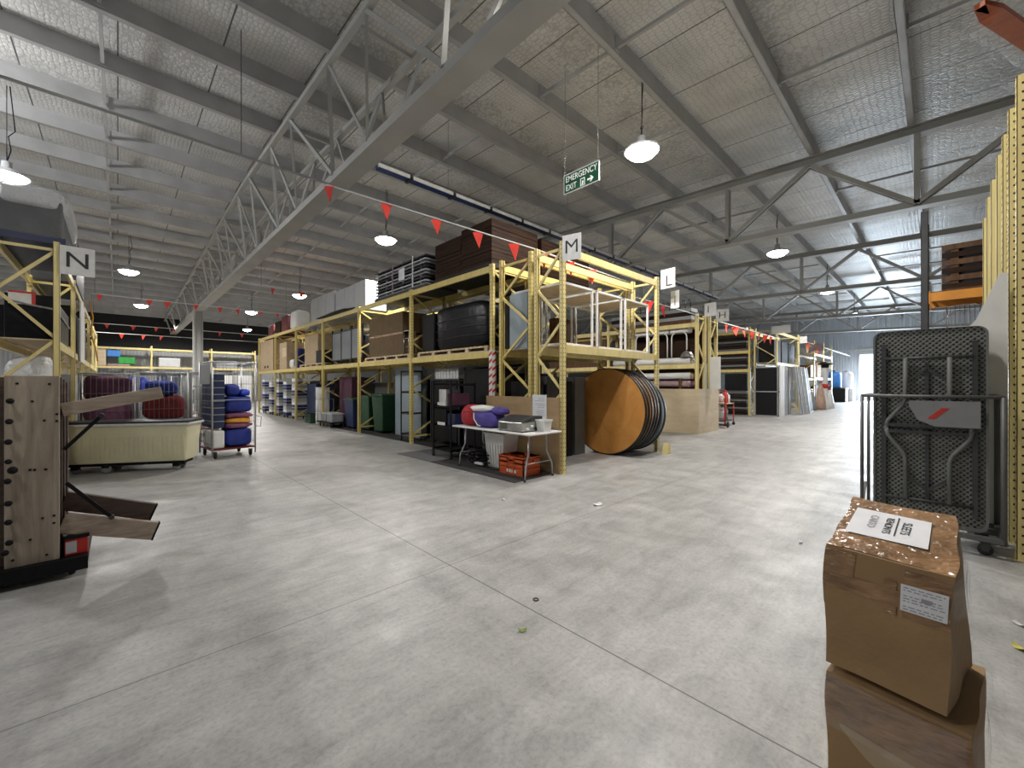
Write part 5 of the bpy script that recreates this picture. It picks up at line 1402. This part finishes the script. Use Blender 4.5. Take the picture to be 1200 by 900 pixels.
for k, (x, y) in enumerate(((.75, 15.4), (2.1, 15.3), (.7, 18.2), (2.1, 18.4), (.7, 22.2), (2.2, 23.0))):
    roll_cage(['empty wire cage in the distance behind the red bag', 'empty wire cage beyond the packed cage', 'second row empty wire cage, left one', 'second row empty wire cage, right one', 'farthest empty wire cage on the left', 'farthest empty wire cage on the right'][k], *RF(x, y), 1.1, .8, 1.85, .75, True, True, 10)
bag('yellow cloth bundle on the floor of an empty cage far behind the red bag', *RF(.75, 15.4), .202, (.5, .4, .9), 91, 'yellowcloth', .75)
for k, (x, y, h, mt) in enumerate(((.3, 14.0, 1.72, 'whiteplastic'), (.55, 25.5, 1.6, 'greymid'))):
    tt = thing('storage_box', ['white wrapped box in the distance behind the blue sack', 'grey box far back beside the N rack'][k], 'box', (x, y, 0)); MB().box((-.4, -.3, 0), (.4, .3, h)).build('box_body', mt, tt, bevel=.01)

# N rack loads
t = thing('wrapped_load', 'dark load in glossy clear wrap on top of the N rack', 'wrapped load', (-.93, 10.35, 3.60))
MB().box((-.36, -1.16, 0), (.36, 1.16, .10)).build('pallet', 'navy', t)
MB().box((-.32, -1.08, .10), (.32, 1.08, .66)).build('contents', 'darksteel', t, bevel=.02)
MB().blob((0, 0, .40), (.78, 2.40, .78), 77, .03, 40, 20, .25).build('wrap', 'film', t)
MB().blob((0, 0, .68), (.76, 2.34, .34), 79, .05, 36, 12, .35).build('lit_top_wrap', 'filmwhite', t)  # near-white top film: the bright lit streak is put into its colour
MB().add([(.38, -1.2, .78), (-.38, -1.2, .92), (-.38, 1.0, .96), (.38, 1.0, .80), (.38, -1.2, .785), (-.38, -1.2, .925), (-.38, 1.0, .965), (.38, 1.0, .805)], [(0, 1, 2, 3), (7, 6, 5, 4), (0, 4, 5, 1), (1, 5, 6, 2), (2, 6, 7, 3), (3, 7, 4, 0)]).build('loose_film', 'film', t)
simple_box('wrapped_load', (-1.24, 12.4, 3.60), (-.62, 15.0, 4.55), 'darksteel', 'dark load on top of the N rack behind the glossy wrapped one', 'wrapped load')
t = thing('wrapped_load', 'black wrapped load on the middle level of the N rack', 'wrapped load', (-.94, 10.6, L1))
MB().box((-.24, -1.3, 0), (.24, 1.3, .66)).build('load_body', 'blackgloss', t, bevel=.02)
MB().tube([(-.25, -1.31, .56), (0, -1.315, .50), (.25, -1.31, .46), (.255, 0, .44), (.25, 1.2, .42)], .016, 5).build('strap', 'greymid', t)
MB().box((-.20, -1.312, .50), (.02, -1.3015, .66)).build('label_sheet', 'offwhite', t)
MB().box((.021, -1.312, .50), (.06, -1.3015, .66)).box((-.20, -1.312, .661), (.06, -1.3015, .69)).build('red_edge', 'redplastic', t)
simple_box('dark_case', (-1.2, 12.4, L1), (-.7, 15.1, L1 + .95), 'black', 'black case on the middle level of the N rack, second bay', 'case')
simple_box('beige_panel', (-1.2, 15.5, L1), (-.7, 18.2, L1 + 1.0), 'black', 'black case on the middle level of the N rack, third bay', 'case')
t = thing('white_board', 'tall white board fixed along the side of the N rack', 'board', (-.612, 13.8, 2.0)); MB().box((0, -.55, 0), (.02, .9, 1.35)).build('sheet', 'white', t)
simple_box('storage_box', (-1.2, 9.35, 0), (-.68, 11.6, 1.45), 'brownwood', 'brown timber crate at the foot of the N rack behind the table tops', 'crate')
t = thing('white_sack', 'crumpled white plastic sack on the timber crate under the N rack', 'sack', (-.98, 9.85, 1.45)); MB().blob((0, 0, .24), (.50, .8, .48), 87, .16, 24, 14, .6).build('sack_body', 'filmwhite', t); MB().blob((0, 0, .22), (.46, .74, .42), 88, .16, 24, 14, .6).build('filling', 'whiteplastic', t)
simple_box('storage_box', (-1.2, 12.4, 0), (-.68, 15.0, 1.7), 'greymid', 'grey load on the floor of the N rack, second bay', 'box')
t = thing('hanging_rope', 'orange yellow rope hanging down beside the N rack', 'rope', (-.52, 14.9, 2.1)); MB().tube([(0, 0, 1.5), (.06, .1, 1.1), (.02, .2, .7), (.1, .25, .35), (.14, .3, .0)], .018, 6).build('rope_length', 'yellowcloth', t)
# far back rack loads
for k, (x, z, w, h, mt) in enumerate(((-1.05, 2.77, .5, 1.3, 'plyX'), (-.55, 3.3, .75, .7, 'skyblue'), (-.0, 2.92, 1.0, .5, 'brightgreen'), (-.55, 2.77, 1.3, .15, 'pink'), (2.2, 2.77, 1.4, .7, 'greylight'), (5.7, 2.77, 1.6, .6, 'greymid'))):
    zz = 2.771 if mt not in ('skyblue', 'brightgreen') else (2.925 if mt == 'brightgreen' else 3.426)
    if mt == 'skyblue': h = .5
    simple_box('storage_box', (x, 40.3, zz), (x + w * .9, 41.0, zz + h), mt, ['pale upright board on the far back rack', 'blue bundle on the far back rack', 'green bundle on the far back rack beside the blue one', 'flat pink pack under the blue and green bundles', 'light grey box on the far back rack right of the column', 'grey box on the far back rack at its right end'][k], 'box', 'loads on the far back rack', .06)
for k in range(4):
    xa, xb = ((-1.65, .5), (2.0, 3.4), (3.5, 5.2), (5.6, 8.2))[k]; simple_box('storage_box', (xa, 40.3, 0), (xb, 41.0, 1.9 + .3 * (k % 2)), ['greymid', 'navy', 'greyplastic', 'white'][k], ['grey stack at the left foot of the far back rack', 'navy stack at the foot of the far back rack', 'dark grey stack at the foot of the far back rack', 'white stack at the right foot of the far back rack'][k], 'box', 'loads on the far back rack', .02)

# ------------------------------------------------------------------ right aisle
t = thing('plywood_guard', 'pale plywood box around the feet of the I and H racks', 'guard box', (12.44, 4.93, 0))
MB().box((0, 0, 0), (1.62, .018, 1.35)).build('front_panel', 'plyX', t)
MB().box((0, .018, 0), (.018, 1.45, 1.35)).build('side_panel', 'plyX', t)
MB().box((1.602, .018, 0), (1.62, 1.45, 1.35)).build('side_panel', 'plyX', t)
# I rack loads
def roll(label, x, y0, y1, z, r, mt):
    t = thing('long_roll', label, 'roll', (x, (y0 + y1) / 2, z), group='long rolls on the I rack')
    L = (y1 - y0) / 2
    MB().lathe([(0, -L), (r, -L), (r, L), (0, L)], 16, 'y', (0, 0, 0)).build('roll_body', mt, t); MB().lathe([(0, -L - .01), (r * .3, -L - .01), (r * .3, -L + .01), (0, -L + .02)], 10, 'y', (0, 0, 0)).build('core', 'cardlight', t)
    return t
RL = ('white long roll nearest the aisle on the I rack', 'white long roll behind on the I rack', 'pale long roll in the lower row of the I rack', 'tan long roll in the lower row of the I rack', 'pink grey long roll at the bottom of the I rack', 'mauve long roll at the bottom of the I rack')
for k, (x, z, mt) in enumerate(((12.62, 2.22, 'white'), (12.86, 2.22, 'white'), (12.62, 1.75, 'whiteplastic'), (12.86, 1.75, 'skin'), (12.62, 1.50, 'pink'), (12.86, 1.50, 'mauve'))):
    roll(RL[k], x, 5.25, 7.9, z, .10, mt)
MB()
t = thing('cantilever_stand', 'wooden stand carrying the lower long rolls inside the I rack', 'stand', (12.74, 6.5, 0))
for y in (-1.0, 1.0):
    MB().box((-.26, y - .04, 0), (.26, y + .04, 1.395)).build('post', 'brownwood', t); MB().box((-.27, y - .05, 1.605), (.27, y + .05, 1.645)).build('arm', 'brownwood', t)
    MB().box((-.27, y - .05, 1.40), (-.24, y + .05, 1.61)).build('side_strut', 'brownwood', t)
for k in range(4):
    t = thing('arched_bench', ['white arched frame nearest the aisle on the I rack', 'second white arched frame on the I rack', 'third white arched frame on the I rack', 'fourth white arched frame on the I rack'][k], 'frame', (12.80, 5.62 + k * .62, 2.34), group='white arched frames on the I rack')
    for y in (-.24, .24):
        pts = [(-.12, y, 0), (-.12, y, .60)] + [(-.12 + .0, y - math.copysign(.10 * (1 - math.cos(a)), y), .60 + .16 * math.sin(a)) for a in (.4, .8, 1.2, 1.57)]
        MB().tube(pts, .022, 6).build('leg', 'white', t)
    MB().box((-.16, -.29, .76), (.20, .29, .92)).build('top', 'whiteplastic', t, bevel=.04)
t = thing('steel_dome', 'shiny steel dome lid at the end of the I rack', 'dome lid', (12.66, 5.36, 2.325))
MB().lathe([(.0, .20), (.06, .195), (.13, .16), (.185, .08), (.20, .02), (.215, .0)], 24).build('dome', 'chrome', t); MB().lathe([(0, .24), (.02, .235), (.02, .20), (0, .2)], 10).build('knob', 'black', t)
for k in range(4):
    simple_box('long_board', (12.58, 5.2, 3.36 + k * .12), (13.05, 8.0, 3.36 + k * .12 + .11), ['brownwood', 'greymid', 'darkbrown', 'greymid'][k], ['brown long board at the bottom of the top pile on the I rack', 'grey long board second in the top pile on the I rack', 'dark long board third in the top pile on the I rack', 'grey long board topmost on the I rack'][k], 'board', 'long boards on top of the I rack', .004)
for k, (a, b, mt, lab) in enumerate((((13.16, 5.1, 0.02), (13.44, 8.0, 1.95), 'carddark', 'tall brown pack standing between the I and H racks'), ((13.16, 5.1, 1.96), (13.44, 8.0, 3.3), 'darkbrown', 'dark brown pack above the tall pack between the I and H racks'), ((13.56, 5.2, 2.12), (14.0, 7.9, 3.2), 'darkbrown', 'dark timber pack on the upper level of the H rack'), ((13.56, 5.2, .02), (14.0, 7.9, 1.9), 'blackwood', 'dark pack on the floor of the H rack'))):
    simple_box('timber_pack', a, b, mt, lab, 'pack', 'packs in the I and H racks')
simple_box('dark_case', (12.7, 8.3, 2.12), (13.05, 11.0, 3.1), 'brownwood', 'brown timber pack deep inside the I rack', 'case')
# rack of dark hooks behind the L sign
t = thing('hook_stand', 'row of blue black hooks standing on top of the I rack', 'hook rail', (12.9, 6.3, 3.845))
MB().box((-.05, -1.0, 0), (.05, 1.0, .03)).build('rail', 'darksteel', t)
for k in range(12):
    y = -.95 + k * .17; MB().tube([(0, y, .03), (0, y, .25), (0, y + .05, .31), (0, y + .10, .26)], .012, 5).build('hook', 'navy' if k % 2 else 'black', t)
# red hand trolley with white canisters
t = thing('tool_trolley', 'red wheeled trolley with a bottle shelf beyond the plywood box', 'trolley', (15.9, 5.55, 0))
MB().box((-.45, -.35, .16), (.45, .35, .19)).build('lower_shelf', 'darksteel', t); MB().box((-.45, -.35, .78), (.45, .35, .81)).build('upper_shelf', 'plyX', t)
for x in (-.44, .44):
    for y in (-.34, .34): MB().box((x - .015, y - .015, .1), (x + .015, y + .015, .82)).build('post', 'redplastic', t); caster(t, x, y, 0, .05)
MB().tube([(-.44, -.34, .8), (-.62, -.34, 1.05), (-.62, .34, 1.05), (-.44, .34, .8)], .014, 6).build('handle', 'redplastic', t)
for k, (x, y, z, r, h, mt, lab) in enumerate(((-.3, -.15, .811, .09, .26, 'white', 'white bottle on the red trolley, nearest the plywood box'), (-.02, -.2, .811, .08, .32, 'redplastic', 'red canister standing on the red trolley'), (.25, -.15, .811, .10, .28, 'white', 'white bottle on the red trolley, farthest from the plywood box'), (-.05, .15, .811, .12, .42, 'redplastic', 'tall red canister at the back of the red trolley'), (-.2, 0, .191, .17, .42, 'whiteplastic', 'white drum on the lower shelf of the red trolley'), (.2, 0, .191, .17, .38, 'greymid', 'grey drum on the lower shelf of the red trolley'))):
    tt = thing('canister', lab, 'canister', (15.9 + x, 5.55 + y, z), group='canisters on the red trolley')
    r *= 1.25; h *= 1.3
    MB().lathe([(0, 0), (r, 0), (r, h * .75), (r * .45, h * .9), (r * .4, h), (0, h)], 14).build('canister_body', mt, tt); MB().cyl((0, 0, h), (0, 0, h + .03), r * .35, 10).build('cap', 'black', tt)
t = thing('hand_truck', 'red hand truck standing at the end of the red trolley', 'hand truck', (14.98, 5.2, 0))
for y in (-.16, .16): MB().tube([(0, y, .12), (.08, y, .7), (.16, y, 1.2)], .016, 6).build('rail', 'redplastic', t)
MB().tube([(.16, -.16, 1.2), (.20, -.1, 1.28), (.20, .1, 1.28), (.16, .16, 1.2)], .016, 6).build('handle', 'redplastic', t)
for z in (.3, .6, .9): MB().cyl((.02 + z * .13, -.16, z), (.02 + z * .13, .16, z), .012, 6).build('cross_bar', 'redplastic', t)
MB().box((-.24, -.2, .0), (.0, .2, .012)).build('toe_plate', 'darkred', t)
for y in (-.23, .23): MB().lathe([(0, -.025), (.09, -.025), (.11, 0), (.09, .025), (0, .025)], 16, 'y', (.04, y, .11)).build('wheel', 'rubber', t)
MB().cyl((.04, -.22, .11), (.04, .22, .11), .012, 6).build('axle', 'darksteel', t)
# glass door cabinet
t = thing('glass_cabinet', 'metal framed glass door cabinet behind the red trolley', 'cabinet', (18.6, 7.0, 0))
MB().box((-.3, -.62, .1), (.3, .62, 1.95)).build('cabinet_body', 'darksteel', t)
m = MB()
for y in (-.64, -.02, .60): m.box((-.325, y, .05), (-.285, y + .04, 2.0))
for z in (.05, 1.1, 1.96): m.box((-.325, -.64, z), (-.285, .64, z + .04))
m.build('door_frame', 'galv', t)
for y in (-.6, .02): MB().box((-.308, y, 1.14), (-.302, y + .58, 1.96)).build('glass', 'blue' if y < 0 else 'skyblue', t)
MB().box((-.322, -.45, 1.3), (-.318, -.2, 1.75)).build('sheet', 'white', t)
# dark boards of the next rack
for b, (z, n) in enumerate(((2.22, 6), (3.12, 6), (.02, 9))):
    for k in range(n):
        lv = ['middle', 'upper', 'floor'][b]
        pos = ['bottom', 'second', 'third', 'fourth', 'fifth', 'sixth', 'seventh', 'eighth', 'top'][k if k < n - 1 else 8] if n < 10 else ''
        simple_box('dark_board', (21.85, 6.4, z + k * .128), (22.6, 9.2, z + k * .128 + .10), ['blackwood', 'greyplastic', 'darkbrown'][(k + b) % 3], f'long dark board, {pos} of the {lv} pile behind the red trolley', 'board', 'dark boards behind the red trolley', .004)
simple_box('dark_case', (21.95, 6.4, 1.17), (22.6, 9.2, 2.0), 'black', 'black case on the dark boards behind the red trolley', 'case')
simple_box('long_board', (21.85, 6.4, 4.07), (22.6, 9.2, 4.25), 'whiteplastic', 'white board lying on top of the rack of dark boards', 'board')
# black panels with pale rims beside the aisle
def rim_panel(label, x, y0, y1, z1, mt, lean=0., rim='galv', group='black panels by the aisle', th=.05):
    t = thing('stage_panel', label, 'panel', (x, (y0 + y1) / 2, 0), group=group); t.rotation_euler = (0, lean, 0)
    w = (y1 - y0) / 2
    MB().box((0, -w, 0), (th, w, z1)).build('sheet', mt, t)
    m = MB(); 
    for z in (0, z1 / 2 - .03, z1 - .05): m.box((-.008, -w, z), (th + .008, w, z + .05))
    for y in (-w, w - .04): m.box((-.008, y, 0), (th + .008, y + .04, z1))
    m.build('rim', rim, t)
    return t
for k in range(2):
    rim_panel(['black panel with a pale rim facing down the aisle under the rack', 'second black panel right behind the pale rimmed one'][k], 21.72 + .08 * k, 5.05, 6.0, 2.3, 'black')
for k in range(5):
    t = thing('stage_panel', f'white panel on edge beside the black panels, {["nearest", "second", "third", "fourth", "last"][k]} of five', 'panel', (21.98 + .28 * k, 5.02, 0), group='white panels on edge')
    MB().box((0, 0, 0), (.20, .08, 2.38 - .02 * k)).build('sheet', 'white' if k < 3 else 'greymid', t); MB().box((-.005, .02, 1.12), (.205, .085, 1.16)).build('strap', 'darksteel', t)
simple_box('brown_board', (23.45, 5.02, 0), (23.9, 5.10, 2.25), 'brownwood', 'brown board between white panels and leaning grey panels', 'board')
for k in range(6):
    t = thing('stage_panel', f'grey leaning panel by the aisle, {["nearest", "second", "third", "fourth", "fifth", "last"][k]} of six', 'panel', (23.75 + .27 * k, 4.55 - .02 * k, 0), 0, 'grey leaning panels'); t.rotation_euler = (-.10, -.06, 0)
    MB().box((0, 0, 0.02), (.20, .07, 2.35)).build('sheet', 'greylight' if k % 2 else 'greymid', t); MB().box((-.006, -.006, 0), (.008, .076, 2.36)).build('rim', 'galv', t)
t = thing('stage_panel', 'dark leaning panel with a white label, last by the aisle', 'panel', (25.6, 4.52, 0)); t.rotation_euler = (-.10, -.08, 0)
MB().box((0, 0, 0), (.7, .07, 2.3)).build('sheet', 'greyplastic', t); MB().box((0, -.01, 1.05), (.7, -.001, 1.15)).box((0, -.01, 0), (.7, -.001, .06)).build('label_band', 'white', t)
for k in range(3):
    simple_box('black_drape', (22.1 + k * 1.35, 5.3, 2.52), (23.3 + k * 1.35, 5.95, 3.6), 'black', ['black bundle nearest on the rack above the black panels', 'middle black bundle on the rack above the black panels', 'farthest black bundle on the rack above the black panels'][k], 'bundle', 'black bundles on the rack', .03)
# far clutter
def cone_sack(label, x, y, r, h, mt, nm='upright_sack', cat='sack'):
    t = thing(nm, label, cat, (x, y, 0), group='things at the far end of the aisle')
    MB().lathe([(0, 0), (r, 0), (r * .95, h * .3), (r * .6, h * .75), (r * .25, h * .97), (0, h)], 14).build('sack_body', mt, t)
    MB().lathe([(0, h), (r * .22, h), (r * .3, h + .06), (0, h + .08)], 10).build('tie', 'redplastic', t)
    return t
cone_sack('tan leaning sack at the far end of the aisle', 29.6, 4.75, .27, 1.55, 'skin')
cone_sack('white sack right of the tan sack at the far end', 31.4, 4.6, .25, 1.15, 'whiteplastic')
cone_sack('grey sack left of the tan sack at the far end', 28.4, 4.98, .24, 1.1, 'greymid')
t = thing('statue', 'tall white and black figure post standing among the far sacks', 'figure post', (30.4, 4.65, 0))
MB().lathe([(0, 0), (.26, 0), (.2, .3), (.12, 1.2), (.14, 2.0), (.2, 2.3), (.1, 2.5)], 16).build('stem', 'whiteplastic', t)
MB().lathe([(.0, 2.86), (.18, 2.82), (.36, 2.72), (.38, 2.66), (.2, 2.62), (.2, 2.48), (.0, 2.45)], 18).build('hat', 'black', t)
MB().cyl((0, 0, 1.25), (0, 0, 1.5), .17, 14).build('sash', 'redplastic', t)
for k in range(3): simple_box('storage_box', (31.2 + k * 1.9, 5.5, 1.92), (32.6 + k * 1.9, 6.1, 2.7 + .2 * k), ['brownwood', 'cardlight', 'greymid'][k], ['brown box on the far rack above the sacks', 'pale carton on the far rack above the sacks', 'grey box on the far rack above the sacks'][k], 'box', 'boxes on the far rack', .01)
for k in range(4): simple_box('storage_box', (31.2 + k * 1.45, 5.5, 0), (32.4 + k * 1.45, 6.1, 1.2 + .2 * (k % 2)), ['black', 'darkbrown', 'greyplastic', 'black'][k], ['black box on the floor of the far rack, nearest', 'dark brown box on the floor of the far rack', 'dark grey box on the floor of the far rack', 'black box on the floor of the far rack, farthest'][k], 'box', 'boxes on the far rack', .01)
t = thing('water_tank', 'blue drum tank standing on a black stand near the open door', 'tank', (43.6, 6.1, 1.15))
MB().lathe([(0, 0), (.50, 0), (.55, .1), (.55, 1.15), (.4, 1.35), (.0, 1.4)], 24).build('tank_body', 'skyblue', t); MB().lathe([(0, 1.4), (.16, 1.4), (.16, 1.48), (0, 1.48)], 12).build('cap', 'navy', t)
simple_box('tank_stand', (42.7, 5.2, 0), (44.5, 7.0, 1.15), 'black', 'black stand beneath the blue tank', 'stand')
t = thing('water_tank', 'white drum tank between the blue tank and the open door', 'tank', (45.2, 5.45, 1.1))
MB().lathe([(0, 0), (.42, 0), (.46, .1), (.46, 1.2), (.35, 1.4), (.0, 1.45)], 24).build('tank_body', 'white', t); MB().lathe([(0, 1.45), (.15, 1.45), (.15, 1.53), (0, 1.53)], 12).build('cap', 'greymid', t)
simple_box('tank_stand', (44.6, 4.95, 0), (45.9, 6.1, 1.1), 'white', 'white stand beneath the white tank', 'stand')

# ------------------------------------------------------------------ scraps on the floor
def scrap(nm, label, cat, x, y, d, mt, rz=0., curl=.01):
    t = thing(nm, label, cat, (x, y, .002), rz, None)
    m = MB(); n = 5; vs = []
    for i in range(n + 1):
        f = i / n; w = d[1] / 2 * (math.sin(PI * (.12 + .76 * f)) if 'leaf' in nm else 1); z = curl * (2 * f - 1) ** 2 + .001
        vs += [((f - .5) * d[0], -w, z), ((f - .5) * d[0], w, z + .004), ((f - .5) * d[0], -w, z + .0015), ((f - .5) * d[0], w, z + .0055)]
    fs = []
    for i in range(n):
        a = 4 * i; b = a + 4; fs += [(a, a + 1, b + 1, b), (a + 2, b + 2, b + 3, a + 3), (a, b, b + 2, a + 2), (a + 1, a + 3, b + 3, b + 1)]
    fs += [(0, 2, 3, 1), (4 * n, 4 * n + 1, 4 * n + 3, 4 * n + 2)]
    m.add(vs, fs); m.build('blade' if 'leaf' in nm else 'sheet', mt, t); return t
def FP(px, py):
    k = 1.5 * 480 / (py - 450) / 480; u = px - 600; return W(u * k, 480 * k)
x, y = FP(612, 740); scrap('fallen_leaf', 'small green leaf lying in the middle of the floor', 'leaf', x, y, (.055, .028), 'leaf', -.6, .012)
x, y = FP(1195, 761); scrap('fallen_leaf', 'yellow leaf on the floor at the right edge beyond the boxes', 'leaf', x, y, (.07, .045), 'leafyellow', .6, .015)
x, y = FP(700, 592); scrap('paper_scrap', 'white paper scrap on the floor in front of the corner rack', 'paper scrap', x, y, (.11, .07), 'paper', -.4, .02)
x, y = FP(590, 586); scrap('paper_scrap', 'tiny white scrap on the floor in front of the trestle table', 'paper scrap', x, y, (.05, .03), 'paper', .4, .01)
x, y = FP(938, 636); scrap('paper_scrap', 'tiny white scrap on the floor left of the cardboard boxes', 'paper scrap', x, y, (.05, .03), 'paper', .2, .01)
x, y = FP(1195, 733); scrap('paper_scrap', 'white scrap on the floor at the right edge near the yellow leaf', 'paper scrap', x, y, (.06, .035), 'paper', .9, .012)
x, y = FP(628, 703); t = thing('rubber_ring', 'small dark ring lying on the floor above the green leaf', 'ring', (x, y, .003)); MB().tube([(.018 * math.cos(a), .018 * math.sin(a), .001) for a in [i * PI / 8 for i in range(16)]], .0035, 5, True).build('ring', 'darksteel', t)
